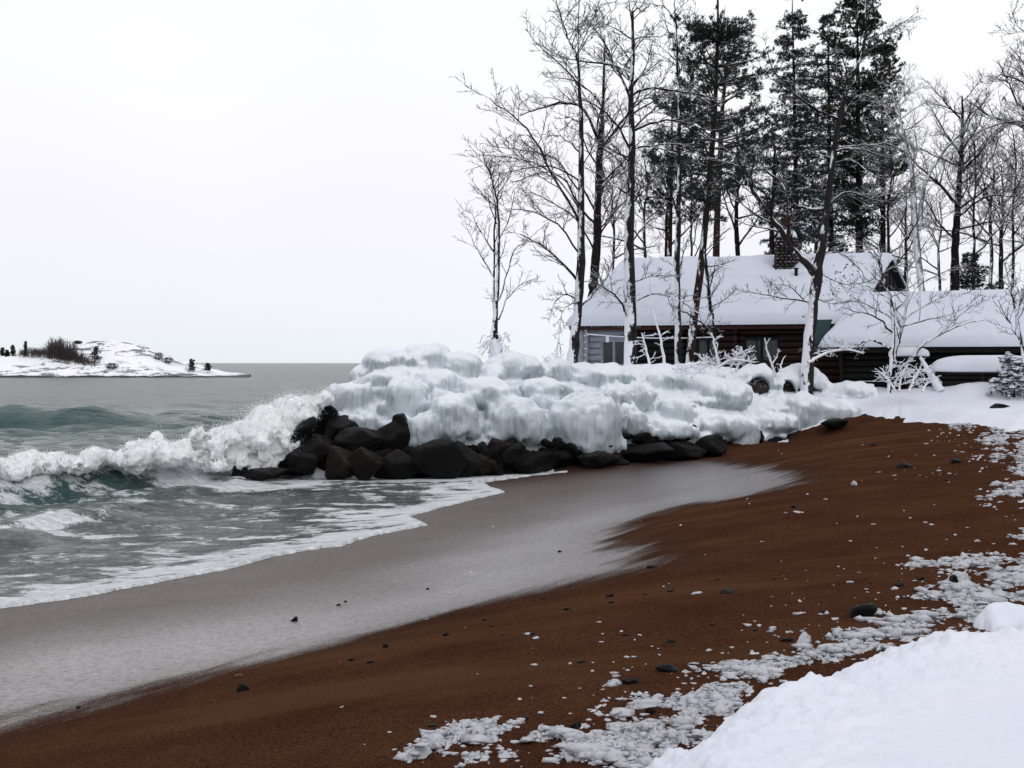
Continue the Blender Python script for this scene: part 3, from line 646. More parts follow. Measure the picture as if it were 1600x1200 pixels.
# ------------------------------------------------------------ snow sheets on the ground
X,Y=polar(-10,34,600,3.4,46,520); G=ground(X,Y)
def sheet(name,th,mat,**k):
    keep=th>0; V=np.stack([X,Y,G+np.maximum(th,-.03)],-1).reshape(-1,3); F=gridF(*X.shape,keep=keep); v,f,u=compact(V,F)
    ob=obj(name,v,f,mat,**k); ob.data.flip_normals(); return ob
def pol2(p): return np.array([hit(*q)[:2] for q in p])
BK=np.vstack([[.35,2.2],pol2([(1005,1210),(1060,1190),(1110,1152),(1150,1112),(1200,1096),(1260,1078),(1320,1062),(1335,1043),(1400,1038),(1420,1012),(1470,1002),(1530,1010),(1570,1008),(1640,1000),(1720,985)]),[12,14]])
db_,_=pdist(X,Y,BK); db_=db_+.07*fbm(X*3.5,Y*3.5,seed=131,o=4)
db_=db_+.085*fbm(X*8,Y*8,seed=138,o=4,g=.65)
bank=sstep(-.02,.30,db_)*(.10+.04*fbm(X*.9,Y*.9,seed=132,o=3))+sstep(1.2,.2,db_)*sstep(0,.12,db_)*(.06*np.abs(fbm(X*3.2,Y*3.2,seed=139,o=3,g=.6))+.06*np.abs(fbm(X*8,Y*8,seed=140,o=3,g=.6)))+.018*fbm(X*5,Y*5,seed=133,o=4)*sstep(.6,.1,db_)+.010*fbm(X*1.8,Y*2.4,seed=134,o=3)+.035*np.exp(-((db_-.30)/.18)**2)*(1+.7*fbm(X*3,Y*3,seed=135,o=3))
bank=np.where(db_>-.02,bank,-.05)
# ridge piece at right behind the bank edge
rd,_=pdist(X,Y,pol2([(1525,985),(1560,978),(1640,975)]+[(1740,965)])); rdg=.13*np.exp(-(rd/.16)**2)*sstep(0,.15,X-hit(1525,985)[0]+.05*fbm(X*6,Y*6,seed=136))*(1+.4*fbm(X*5,Y*5,seed=137)); bank=np.where(rdg>.03,np.maximum(bank,rdg),bank)
sheet('snow_ground',bank,SNOW,kind='structure')
# back snow field
SE=np.vstack([[5.5,36.2],[7.8,37.6],pol2([(1240,668),(1290,663),(1340,661),(1400,660),(1470,662),(1530,664),(1570,680)]),[16.5,34],[21,28]])
de,_=pdist(X,Y,SE); de=-de+.35*fbm(X*1.3,Y*1.3,seed=141,o=3); bk=sstep(0,1.1,de)*(.22+.14*fbm(X*.7,Y*.7,seed=142,o=3))+.03*fbm(X*3,Y*3,seed=143,o=3); bk=np.where(de>0,bk,-.05)
# rounded drift in front of the shed and mound beside it
for px,py,Yd,rx,ry,hh in((1395,612,39.5,1.5,1.2,.10),(1540,604,41.6,1.9,1.0,.42),(1460,622,39,2.0,1.0,.12)):
    c=at(px,py,Yd); bk=np.where(de>0,bk+hh*np.exp(-(((X-c[0])/rx)**2+((Y-c[1])/ry)**2)),bk)
sheet('snow_field',bk,SNOW,kind='structure')
# the same snow bank going on outside the frame, beside and behind the camera
for a_ in ((33.8,130,150,.5,46,120),(-20,33.9,60,.5,3.5,40)):
    xa,ya=polar(*a_); ga=ground(xa,ya); d_,_=pdist(xa,ya,BK); f_,_=pdist(xa,ya,SE); k_=(d_>.1)|((-f_>.4)&(ya>15)); hA=ga+.10+.03*fbm(xa*.9,ya*.9,seed=132,o=3)
    va,fa,_u=compact(np.stack([xa,ya,np.where(k_,hA-.012,ga-.03)],-1).reshape(-1,3),gridF(*xa.shape,keep=k_)); ob_=obj('snow_ground',va,fa,SNOW,kind='structure'); ob_.data.flip_normals()
# ground snow behind (round the cabin)
x2,y2=np.meshgrid(np.arange(-6,60,.5),np.arange(41,95,.5)); z2=ground(x2,y2)+.22+.08*fbm(x2*.5,y2*.5,seed=145)
z2=np.where((x2<4)&(y2>62),-1,z2)
o=obj('snow_field',np.stack([x2,y2,z2],-1).reshape(-1,3),gridF(*x2.shape),SNOW,kind='structure')
# slush patches
field=np.full(X.shape,-1.0)
for px,py,rx,ry,a in [(1560,690,70,34,.40),(1500,668,60,9,.45),(1590,760,50,14,.65),(1600,705,40,50,.5),(1550,782,34,9,.45),(1600,838,20,8,.9),(1450,884,36,5,.8),(1530,882,60,10,.85),(1590,905,70,30,.9),(1510,925,60,22,.8),(1430,945,50,10,.45),(1450,965,70,12,.8),(1400,985,60,16,.9),(1540,950,70,24,.75),(1320,1010,60,16,.9),(1250,1022,46,10,.85),(1330,1032,60,7,.5),(1180,1048,70,12,.95),(1050,1100,60,14,1.0),(1110,1085,40,12,.7),(1010,1118,40,8,.5),(1120,1110,26,16,.9),(1080,1130,60,14,.8),(960,1152,90,12,.95),(1050,1160,70,16,.85),(930,1178,60,16,.9),(1000,1190,50,14,.7),(740,1146,42,11,1.1),(760,1162,60,7,.9),(700,1165,40,8,.8),(655,1182,30,9,.8),(760,1188,40,8,.8),(850,1155,60,9,.8),(1160,1070,36,10,.7),(1290,940,8,3,.3),(960,1068,20,4,.6),(1410,1060,60,12,.3)]:
    c=hit(px,py); a0=hit(px-rx,py); f0=hit(px,py-ry); f1=hit(px,py+ry)
    wx=abs(c[0]-a0[0]); wy=abs(f0[1]-f1[1])/2
    u=X-c[0]-(c[0]/c[1])*(Y-c[1])*1.0; q=a*1.25-((u/wx)**2+((Y-c[1])/wy)**2)**.5*.8; field=np.maximum(field,q)
cell=fbm(X*6.5,Y*4.5,seed=151,o=4,g=.7); cell2=fbm(X*24,Y*19,seed=152,o=3,g=.65)
val=field*.55+1.1*cell+.60*cell2-.32
th=np.clip(val,-.3,.75)*.055*(1+.8*cell2)*(.75+.5*fbm(X*2,Y*2,seed=153))-.001; th=np.where((db_>.12)|(de>.1),-.05,th)
# thin it with distance (far patches are flatter)
ok_=np.argwhere((val>.0)&(field>-.12)&(db_<.10)&(de<.1)&(np.abs(np.arctan2(X,Y)-.18)<.30)); wt=(X**2+Y**2)[ok_[:,0],ok_[:,1]]**1.0; pk=ok_[rng.choice(len(ok_),8000,p=wt/wt.sum())]
lx,ly,lg,lv_=X[pk[:,0],pk[:,1]],Y[pk[:,0],pk[:,1]],G[pk[:,0],pk[:,1]],np.maximum(th[pk[:,0],pk[:,1]],0)
lx=lx+rng.normal(0,.015,len(lx)); ly=ly+rng.normal(0,.02,len(ly)); ls_=np.exp(rng.normal(-5.0,.75,len(lx))).clip(.003,.040)*(1+ly/25)
i1v,i1f=ico(1); lV=np.stack([lx,ly,lg+lv_+ls_*.25],1)[:,None,:]+i1v[None]*ls_[:,None,None]*rng.uniform(.55,1.4,(len(lx),1,3))*np.array([1.3,1.0,.50])*(1+.30*rng.normal(size=(len(lx),len(i1v),1)))
obj('slush_lumps',lV.reshape(-1,3),(i1f[None]+len(i1v)*np.arange(len(lx))[:,None,None]).reshape(-1,3),SLUSH,smooth=False,kind='stuff',label='small broken lumps of grey slush piled in a belt along the snow bank',cat='slush')
sheet('slush_patch',th,SLUSH,kind='stuff',label='broken patches of dirty frozen slush scattered along the brown sand',cat='slush')
# ------------------------------------------------------------ crumbs, stones, ice chunks
def scatter(n,fn):
    out=[]
    while len(out)<n:
        p=fn();
        if p is not None: out.append(p)
    return out
V1,F1=ico(1); VV=[];FF=[];nn=0
CR=[(1440,735,60,18,60),(1560,700,90,50,260),(1500,675,80,20,120),(1350,940,200,70,120),(1180,960,220,70,60),(1000,1080,180,60,90),(820,1060,80,50,14),(1300,1000,200,40,160),(1050,1130,200,50,200),(740,1165,140,30,120),(1500,830,120,50,60),(1250,800,150,60,24),(1450,900,160,50,160),(1150,1060,160,40,140),(900,980,300,60,24)]
for cx_,cy_,sx_,sy_,n in CR:
    for _ in range(int(n*.30)):
        px,py=random.gauss(cx_,sx_*.6),random.gauss(cy_,sy_*.6)
        if py<668 or px<560 or px>1640: continue
        p=hit(px,py)
        if pdist(np.array([p[0]]),np.array([p[1]]),BK)[0][0]>0: continue
        s=random.choice([.004,.006,.009,.014])*(1+p[1]/18); sc3=np.array([s*random.uniform(.8,1.8),s*random.uniform(.7,1.3),s*random.uniform(.35,.7)])
        v=V1*sc3*(1+.3*rng.normal(size=(len(V1),1)))+p+[0,0,.2*s]
        VV.append(v);FF.append(F1+nn);nn+=len(v)
obj('snow_crumb',np.concatenate(VV),np.concatenate(FF),SLUSH,kind='stuff',label='tiny crumbs of snow and ice strewn over the sand',cat='snow crumbs')
PEB=m_rock('beach_stone',(.004,.004,.004),(.016,.014,.013),.5,14); PEBR=m_rock('red_beach_stone',(.09,.03,.018),(.16,.06,.04),.5,14)
STN=[(380,1075,12,8,0,'squarish dark stone alone on the sand at the lower left'),(374,1057,9,4,1,'flat reddish pebble just behind the squarish dark stone'),(461,968,6,4,0,'small dark stone out on the grey wet sand'),(1414,727,15,6,0,'flat black stone high on the brown sand, left of a similar one'),(1494,720,11,6,0,'round backed black stone high on the brown sand near the snow crumbs'),(1365,695,8,3,0,'dark thin stone on the upper sand below the snow lobe'),(1135,924,13,5,0,'flat dark oval stone on open brown sand right of the centre'),(1045,1045,19,8,0,'largest grey beach stone with crumbs of snow, left of the slush'),(985,1064,15,7,0,'black domed stone beside a crumb of slush'),(1017,1111,7,8,0,'black egg shaped stone standing in the slush'),(1345,955,26,16,0,'black rock half wrapped in dirty ice'),(1490,905,9,12,0,'dark upright stone in the upper slush'),(1510,878,6,3,0,'small stone beside the upper slush strip'),(1230,1000,10,5,0,'dark stone just above the slush belt'),(1050,1002,9,4,0,'low dark stone on open sand right of centre'),(900,1134,10,7,0,'dark stone touching the slush strip near the bottom'),(820,1122,8,4,0,'flat stone half sunk in sand left of the bottom slush'),(676,1134,9,3,0,'flat dark sliver of stone near the bottom middle'),(1240,792,5,4,0,'small stone behind the white ice flake'),(1020,886,10,3,0,'thin pale flake shaped stone at the wet sand edge'),(1406,914,9,4,0,'dark stone left of the upper slush'),(550,1030,8,3,0,'flat stone left of a pair on the brown sand edge'),(579,1034,7,4,0,'rounder stone of the pair on the brown sand edge'),(603,1010,5,4,0,'little round stone above the pair at the sand edge'),(698,992,5,3,0,''),(757,968,6,3,0,''),(768,978,4,2,0,''),(832,990,6,3,0,''),(885,951,6,4,0,''),(850,935,3,2,0,''),(952,931,6,4,0,''),(955,941,5,3,0,''),(1048,923,5,3,0,''),(1008,929,3,2,0,''),(978,992,6,2,0,''),(910,1034,8,3,0,''),(786,992,4,2,0,''),(123,1105,4,3,0,''),(668,760+160,3,2,0,''),(875,862,4,2,0,''),(1114,975,5,3,0,''),(1180,985,5,2,0,''),(1290,955,6,2,0,''),(1440,905,5,3,0,''),(1470,925,6,4,0,''),(1570,925,8,7,0,''),(1480,750,4,2,0,''),(1505,735,5,2,0,''),(1210,905,4,2,0,''),(1080,1040,5,3,0,''),(1100,1045,7,4,0,''),(530,945,4,2,0,''),(540,940,3,1.5,0,''),(1395,1040,6,4,0,''),(1255,1080,9,5,0,''),(1540,695,6,2,0,''),(1120,905,4,2,0,'')]
for i,(px,py,rx,ry,mi,lab) in enumerate(STN):
    p=hit(px,py+ry*.5); k=p[1]/FPX
    V,F=rockgeo(500+i,(rx*k,max(rx*.8,ry)*k,ry*k*1.15),rot=random.uniform(-.5,.5),n=3,planes=18)
    obj('beach_stone',V+p+[0,0,ry*k*.25],F,PEBR if mi else PEB,origin=p,label=lab or 'very small dark pebble lying on bare sand',cat='stone',group=('stones on the beach' if lab else 'small pebbles on the sand'))
CHK=[(742,1142,44,9,'large flat wedge shaped ice slab at the left end of the slush'),(1010,1098,40,9,'tilted pale ice slab right of the black egg shaped stone'),(930,1178,36,14,'jagged upturned ice slab near the bottom edge of the sand'),(1256,1000,13,13,'pointed lump of snow standing at the top of the slush belt'),(1358,952,26,13,'round clump of crusted ice wrapped on the black rock'),(1450,1000,10,8,'small upright snow lump in front of the snow bank ridge'),(1248,800,10,2.2,'single white ice flake lying on the open brown sand'),(1090,926,9,2.5,'thin white ice flake beside the flat oval stone'),(1335,755,5,5,'small white ice crumb on the upper sand'),(1130,1108,22,13,'rounded white ice lump beside the snow bank'),(1300,1012,34,10,'broad low slush lump in the middle of the belt'),(1500,900,20,15,'crusty upright ice clump in the upper slush'),(1185,1045,44,8,'long low ice ridge right of the grey beach stone'),(1545,935,34,9,'broken ice plate in the upper right slush'),(1585,900,26,8,'dirty ice plate at the right edge above the bank'),(1420,965,40,9,'long crusted ice ridge below the upright clump'),(825,990,8,3,'tiny white ice flake touching a pebble'),(955,1070,14,4,'small ragged ice flake left of the black domed stone')]
for i,(px,py,rx,ry,lab) in enumerate(CHK):
    p=hit(px,py+ry*.6); k=p[1]/FPX
    V,F=rockgeo(700+i,(rx*k,max(rx*.45,ry*1.2)*k,ry*k),rot=random.uniform(-.3,.3),n=4,planes=22,rough=.28,tilt=random.uniform(-.1,.15))
    V=V*(1+.10*fbm(V[:,0]*40,V[:,1]*40,V[:,2]*40,o=2,seed=i)[:,None])
    obj('ice_chunk',V+p+[0,0,ry*k*.30],F,SLUSH,origin=p,label=lab,cat='ice chunk',group='ice chunks on the beach')
# ------------------------------------------------------------ log cabin
K=1.15
def kp(x,y,z=None): return np.array([x*K,y*K]) if z is None else np.array([x*K,y*K,3+(z-3)*K])
U=np.array([9.3,-2.8]); UL=np.linalg.norm(U); U/=UL; Vv=np.array([2.26,3.2]); VL=np.linalg.norm(Vv); Vv/=VL
U3=np.array([*U,0]); V3=np.array([*Vv,0]); Z3=np.array([0,0,1.])
def roof_pt(EL,u,v,ze,zr,half):   # v in [-1,1]: -1 front eave, 0 ridge, 1 back eave
    z=zr-(zr-ze)*abs(v); return np.array([*(EL+U*u+Vv*(v+1)*half),z])
def build_roof(root,EL,Lu,half,ze,zr,th,matedge):
    # boards: two slabs as parts, then snow blanket as a thick rounded mesh
    for sgn,nm in((-1,'roof'),(1,'roof')):
        a=roof_pt(EL,0,sgn,ze,zr,half);b=roof_pt(EL,Lu,sgn,ze,zr,half);c=roof_pt(EL,Lu,0,ze,zr,half);d=roof_pt(EL,0,0,ze,zr,half); t=np.array([0,0,.14])
        obj(nm,[a,b,c,d,a-t,b-t,c-t,d-t],[(0,1,2,3),(7,6,5,4),(0,4,5,1),(1,5,6,2),(2,6,7,3),(3,7,4,0)],matedge,root,smooth=False)
    nu=int(Lu/.12); nv=70
    uu=np.linspace(-.10,Lu+.06,nu); v=np.linspace(-1.03,1.03,nv); Ug,Vg=np.meshgrid(uu,v,indexing='ij')
    zr_=zr-(zr-ze)*(np.sqrt(Vg**2+.0016)-.0)
    xy=EL[None,None,:]+Ug[...,None]*U+((Vg+1)*half)[...,None]*Vv
    ed=np.minimum(np.minimum(Ug+.10,Lu+.06-Ug),(1.03-np.abs(Vg))*half)
    T=th*(1-(1-np.clip(ed/.24,0,1))**2)**.5*(1+.30*fbm(xy[...,0]*.7,xy[...,1]*.7,seed=161,o=4))+.012*fbm(xy[...,0]*3,xy[...,1]*3,seed=162,o=3)
    top=np.concatenate([xy,(zr_+T+.004)[...,None]],-1).reshape(-1,3); bot=np.concatenate([xy,(zr_-.01)[...,None]],-1).reshape(-1,3)
    F=gridF(nu,nv); N=nu*nv; F2=F[:,::-1]+N
    idx=np.arange(N).reshape(nu,nv); rim=np.concatenate([idx[:,0],idx[-1,1:],idx[::-1,-1][1:],idx[0,::-1][1:]]); r2=np.roll(rim,-1)
    F3=np.stack([rim,r2,r2+N,rim+N],1)
    sn=obj('roof_snow',np.concatenate([top,bot]),np.concatenate([F,F2,F3]),SNOWR,root)
    return sn
EL=kp(2.0,43.8); ZE=3+(4.38-3)*K; ZR=3+(6.80-3)*K; HALF=VL*K; LU=UL*K
G0=1.75; base=np.array([*EL,G0])
cab=empty('log_cabin',base,'dark log cabin with snow covered gable roof and stone chimney behind the ice bank','cabin')
build_roof(cab,EL,LU,HALF,ZE,ZR,.30,DARKW)
def wp(u,v,z): return np.array([*(EL+U*u+Vv*v),z])    # u along, v back from front eave, z height
# front wall of individual logs, split round the windows
WV=.55; u0,u1=.55,LU-.6; nlog=11; lh=(ZE+.05-G0)/nlog
wins=[(1.15,2.15,2.9,3.9),(5.0,5.9,3.0,3.95),(6.9,8.2,3.05,3.95)]
def logrow(root,ua,ub,v,z,r,mat):
    m=MB(); a=wp(ua,v,z); b=wp(ub,v,z); m.cyl(a,b,r,r*.96,9); m.out('log',mat,root,smooth=False)
porch=2.35
for i in range(nlog):
    z=G0+lh*(i+.5); cuts=[(u0,porch,LOGR),(porch+.1,4.45,DARKW),(4.55,6.55,LOG),(6.65,u1,LOG)]  # middle section gets near-black logs, its deep shade painted in
    for a,b,mt in cuts:
        segs=[(a,b)]
        for (wa,wb,za,zb) in wins:
            if za-.05<z<zb+.05:
                ns=[]
                for s,e_ in segs:
                    if wb<=s or wa>=e_: ns.append((s,e_)); continue
                    if wa-s>.1: ns.append((s,wa))
                    if e_-wb>.1: ns.append((wb,e_))
                segs=ns
        for s,e_ in segs: logrow(cab,s+random.uniform(0,.03),e_-random.uniform(0,.03),WV+random.uniform(-.01,.01),z,lh*.53,mt)
    # protruding log ends at the corners
    for uc,mt in((u0+.02,LOGR),(porch+.05,LOGR),(4.5,DARKW),(6.6,LOG)):
        m=MB(); m.cyl(wp(uc,WV-.30,z),wp(uc,WV+.25,z),lh*.47,lh*.47,9); m.out('log_end',mt,cab)
for (wa,wb,za,zb) in wins:
    mt=LOGR if wa<2 else DARKW
    f=MB(); 
    for (ua,ub,zz) in((wa,wb,za),(wa,wb,zb)): f.box(wp((ua+ub)/2,WV-.03,zz),((ub-ua)/2+.05,.09,.05),(U3,V3,Z3))
    for uu in(wa,(wa+wb)/2,wb): f.box(wp(uu,WV-.03,(za+zb)/2),(.035,.085,(zb-za)/2-.05),(U3,V3,Z3))
    fr=f.out('window',mt,cab); ORI[fr.name]=ORI[cab.name]
    for s in(0,1):
        m=MB(); q=(wb-wa)/2; m.box(wp(wa+q*(s+.5),WV,(za+zb)/2),(q/2-.04,.01,(zb-za)/2-.06),(U3,V3,Z3)); m.out('pane',GLASS,fr)
# side, back walls and gables
m=MB(); m.box(wp(u0+.1,WV+HALF-.6,(G0+ZE)/2),(.10,HALF-.65,(ZE-G0)/2-.02),(U3,V3,Z3)); m.out('side_wall',LOGR,cab)
m=MB(); m.box(wp(u1,WV+HALF-.6,(G0+ZE)/2),(.10,HALF-.65,(ZE-G0)/2-.02),(U3,V3,Z3)); m.out('side_wall',DARKW,cab)
m=MB(); m.box(wp((u0+u1)/2,2*HALF-.6,(G0+ZE)/2),((u1-u0)/2,.1,(ZE-G0)/2-.02),(U3,V3,Z3)); m.out('back_wall',DARKW,cab)
m=MB(); m.box(wp((u0+u1)/2,WV+.25,(G0+ZE)/2-.1),((u1-u0)/2-.2,.05,(ZE-G0)/2-.15),(U3,V3,Z3)); m.out('wall_lining',DARKW,cab)
for ug in(u0+.05,LU-.35):
    a,b,c=wp(ug,.2,ZE-.1),wp(ug,2*HALF-.2,ZE-.1),wp(ug,HALF,ZR-.2); t=U3*.12
    obj('gable_wall',[a,b,c,a+t,b+t,c+t],[(0,1,2),(5,4,3),(0,3,4,1),(1,4,5,2),(2,5,3,0)],DARKW,cab,smooth=False)
# gable board battens and white posts
for k_ in range(9):
    v_=HALF-1.9+k_*.475; hh=(1-abs(v_-HALF)/HALF)*(ZR-ZE)-.25
    if hh>.2: m=MB(); m.box(wp(LU-.20,v_,ZE-.08+hh/2),(.02,.03,hh/2),(U3,V3,Z3)); m.out('batten',DARKW,cab)
m=MB(); m.box(wp(LU*.5,.06,ZE-.20),(LU*.5-.02,.03,.06),(U3,V3,Z3)); m.out('eave_board',REDW,cab)
m=MB(); m.cyl(wp(.38,.22,G0-.1),wp(.38,.22,ZE-.12),.16,.15,10); m.out('corner_post',LOGR,cab)
# icicles under left part of the eave
m=MB()
for k_ in range(70):
    u=random.uniform(.0,3.0); l_=random.uniform(.05,.19); m.cyl(wp(u,-.03,ZE-.01),wp(u,-.03,ZE-.01-l_),.014,.002,5)
m.out('icicle',m_flat('icicle_ice',(.55,.6,.62),.2,.1),cab,kind='stuff')
# chimney: stone by stone on a core, brick flue
def chim():
    hc=at(1229,415,kp(0,46.0)[1]); v_c=HALF*.80
    # find u so the chimney sits on the front slope close to the ridge at px ~1229
    best=min(np.linspace(0,LU,400),key=lambda u:abs(800+FPX*(wp(u,v_c,0)[0]/wp(u,v_c,0)[1])-1229)); cc=wp(best,v_c,0)
    y=cc[1]; zb=3+(567-424)/FPX*y; zt=3+(567-372)/FPX*y; hw=13/FPX*y
    ch=MB(); ch.box((cc[0],cc[1],(zb+zt)/2-.2),(hw*.86,hw*.86,(zt-zb)/2+.18),(U3,V3,Z3)); co=ch.out('chimney',DARKW,cab); ORI[co.name]=ORI[cab.name]
    rows=11; hh=(zt-zb)/rows
    stm=[m_rock('chimney_stone',(.02,.017,.016),(.07,.055,.048),.7,8,.6),ROCK[3]]
    for r_ in range(rows):
        z=zb+hh*(r_+.5)+.02; tw=hw*(1.12-.14*r_/rows)
        for side in range(4):
            n=4; ax,ay=[(U3,-V3),(V3,U3),(-U3,V3),(-V3,-U3)][side]
            for k_ in range(n):
                t=(k_+.5+(.25 if r_%2 else -.25)*random.uniform(.3,1))/n*2-1
                c=np.array([cc[0],cc[1],z])+ax*t*tw*.92+ay*tw*.92
                q_=random.uniform(.75,1.2); V,F=rockgeo(900+r_*16+side*4+k_,(tw/n*1.05*q_,tw/n*.95,hh*.55*random.uniform(.75,1.1)),rot=random.uniform(0,6),n=2,planes=9)
                obj('stone',V+c,F,stm[(r_+k_)%2],co,smooth=False)
    V,F=ico(3); V=V*[hw*1.15,hw*1.15,.30]; V[:,2]=np.maximum(V[:,2],-.06); V=V*(1+.06*fbm(V[:,0]*3,V[:,1]*3,V[:,2]*3,seed=8)[:,None])
    obj('snow_cap',V+[cc[0],cc[1],zt+.06],F,SNOW,co)
    m=MB(); m.box((cc[0]-.02,cc[1],zt+.50),(.17,.17,.30),(U3,V3,Z3)); m.out('flue',m_flat('flue_brick',(.045,.014,.011),.8,.4,14),co)
    m=MB(); p=at(1244,434,y-1.0); m.cyl(p-[0,0,.2],p+[0,0,.36],.07,.07,10); m.cyl(p+[0,0,.36],p+[0,0,.40],.11,.11,10); m.out('vent_pipe',DARKW,cab)
chim()
# ------------------------------------------------------------ shed wing
ELs=kp(9.75,38.9); ZEs=3+.55*K; ZRs=3+2.22*K; LS=15.5
ws=empty('log_shed',np.array([*ELs,2.1]),'long low dark shed with a snow covered roof at the right edge','shed')
build_roof(ws,ELs,LS,HALF*.98,ZEs,ZRs,.30,DARKW)
def sp_(u,v,z): return np.array([*(ELs+U*u+Vv*v),z])
for i in range(8):
    z=1.7+.235*(i+.5)
    for a,b in((.5,2.7),(2.9,7.2),(7.4,LS-.4)):
        m=MB(); m.cyl(sp_(a+random.uniform(0,.05),.75,z),sp_(b,.75,z),.125,.12,9); m.out('log',DARKW,ws)  # near-black logs, shade below the roof put into their colour
m=MB(); m.box(sp_(LS/2,1.0,2.6),(LS/2-.6,.05,.95),(U3,V3,Z3)); m.out('wall_lining',DARKW,ws)
for ug in(.45,LS-.5):
    a,b,c=sp_(ug,.3,ZEs-.1),sp_(ug,2*HALF-.4,ZEs-.1),sp_(ug,HALF,ZRs-.2); a0=sp_(ug,.75,1.6); b0=sp_(ug,2*HALF-.6,1.6); t=U3*.12
    obj('side_wall',[a0,b0,b,c,a,a0+t,b0+t,b+t,c+t,a+t],[(0,1,2,3,4),(9,8,7,6,5),(0,5,6,1),(1,6,7,2),(2,7,8,3),(3,8,9,4),(4,9,5,0)],DARKW,ws,smooth=False)
vb=[at(1266,500,45.6),at(1301,499,45.6),at(1287,537,45.3),at(1268,537,45.3)]; vb=vb+[q+np.array([.03,.12,0]) for q in vb]; obj('end_board',vb,[(0,1,2,3),(7,6,5,4),(0,4,5,1),(1,5,6,2),(2,6,7,3),(3,7,4,0)],TEAL,ws,smooth=False)
for uu in(2.8,7.3): m=MB(); m.cyl(sp_(uu,.6,1.6),sp_(uu,.6,ZEs),.07,.07,8); m.out('post',REDW,ws)
m=MB(); m.box(sp_(LS/2,.05,ZEs-.20),(LS/2-.02,.03,.07),(U3,V3,Z3)); m.out('eave_board',DARKW,ws)
for uu,l_ in((1.6,.9),(3.6,1.3),(5.6,.8)):
    m=MB(); m.box(sp_(uu,.60,2.10+.235*random.randint(0,2)),(l_/2,.05,.012),(U3,V3,Z3)); m.out('snow_ledge',SNOW,ws)
# snow capped things in front of the shed
def cushion(name,c,rx,ry,h,mat,parent,p=4,seed=1):
    V,F=ico(4); q=(np.abs(V[:,0])**p+np.abs(V[:,1])**p)**(1/p)/np.maximum(np.hypot(V[:,0],V[:,1]),1e-6); 
    hxy=np.hypot(V[:,0],V[:,1]); sxy=np.where(hxy>0,hxy**.55/np.maximum(q,1e-6)/np.maximum(hxy,1e-6),0)
    P=np.stack([V[:,0]*sxy,V[:,1]*sxy,np.where(V[:,2]>0,V[:,2]**.8,V[:,2]*.15)],1); P=P*(1+.04*fbm(P[:,0]*2+seed,P[:,1]*2,P[:,2]*2,seed=seed)[:,None])
    W=c+P[:,0:1]*rx*U3+P[:,1:2]*ry*V3+P[:,2:3]*h*Z3
    return obj(name,W,F,mat,parent)
c=at(1420,557,42.5); t=empty('garden_table',(c[0],c[1],2.2),'small round table on thin legs under a thick snow cap before the shed','table')
cushion('snow_cap',c+[0,0,.02],.66,.5,.30,SNOW,t,p=2.2,seed=3)
m=MB(); m.cyl(c-[0,0,.05],c,.58,.58,24); m.out('tabletop',DARKW,t)
for a in range(4):
    q=c+[.42*math.cos(a*1.57+.6),.36*math.sin(a*1.57+.6),-.05]; m=MB(); m.cyl((q[0],q[1],2.1),q,.018,.018,6); m.out('leg',DARKW,t)
c=at(1540,580,41.8); t=empty('log_rack',(c[0],c[1],2.1),'long dark bench before the shed carrying a thick flat slab of snow','bench')
cushion('snow_cap',c+[.05,0,.02],1.75,.6,.52,SNOW,t,p=6,seed=5)
m=MB(); m.box(c-[0,0,.05],(1.72,.5,.05),(U3,V3,Z3)); m.out('seat',DARKW,t)
for s in(-1,0,1): m=MB(); m.box(c+U3*1.5*s-[0,0,.45],(.07,.4,.34),(U3,V3,Z3)); m.out('leg',DARKW,t)
for k_ in range(3): m=MB(); m.cyl(c+U3*-1.7-V3*.3-[0,0,.2+.2*k_],c+U3*1.7-V3*.3-[0,0,.2+.2*k_],.085,.085,8); m.out('log',DARKW,t)
# clothes line with a tag
t=empty('clothes_line',at(918,523,45.5),'snow coated line strung across the cabin front with a small white tag','line')
a=at(915,522,45.6); b=at(1130,526,45.2); n=24; s=np.linspace(0,1,n)[:,None]; P=a*(1-s)+b*s; P[:,2]-=.10*np.sin(s[:,0]*math.pi)
V,F=tubes(P[None],np.full((1,n),.022),6); obj('cord',V,F,SNOW,t)
c=at(949,530,45.4); m=MB(); m.box(c,(.055,.012,.11)); m.out('tag',SNOW,t)
m=MB(); m.cyl(at(915,515,45.6),(a[0],a[1],2.0),.035,.035,6); m.out('post',LOGR,t)
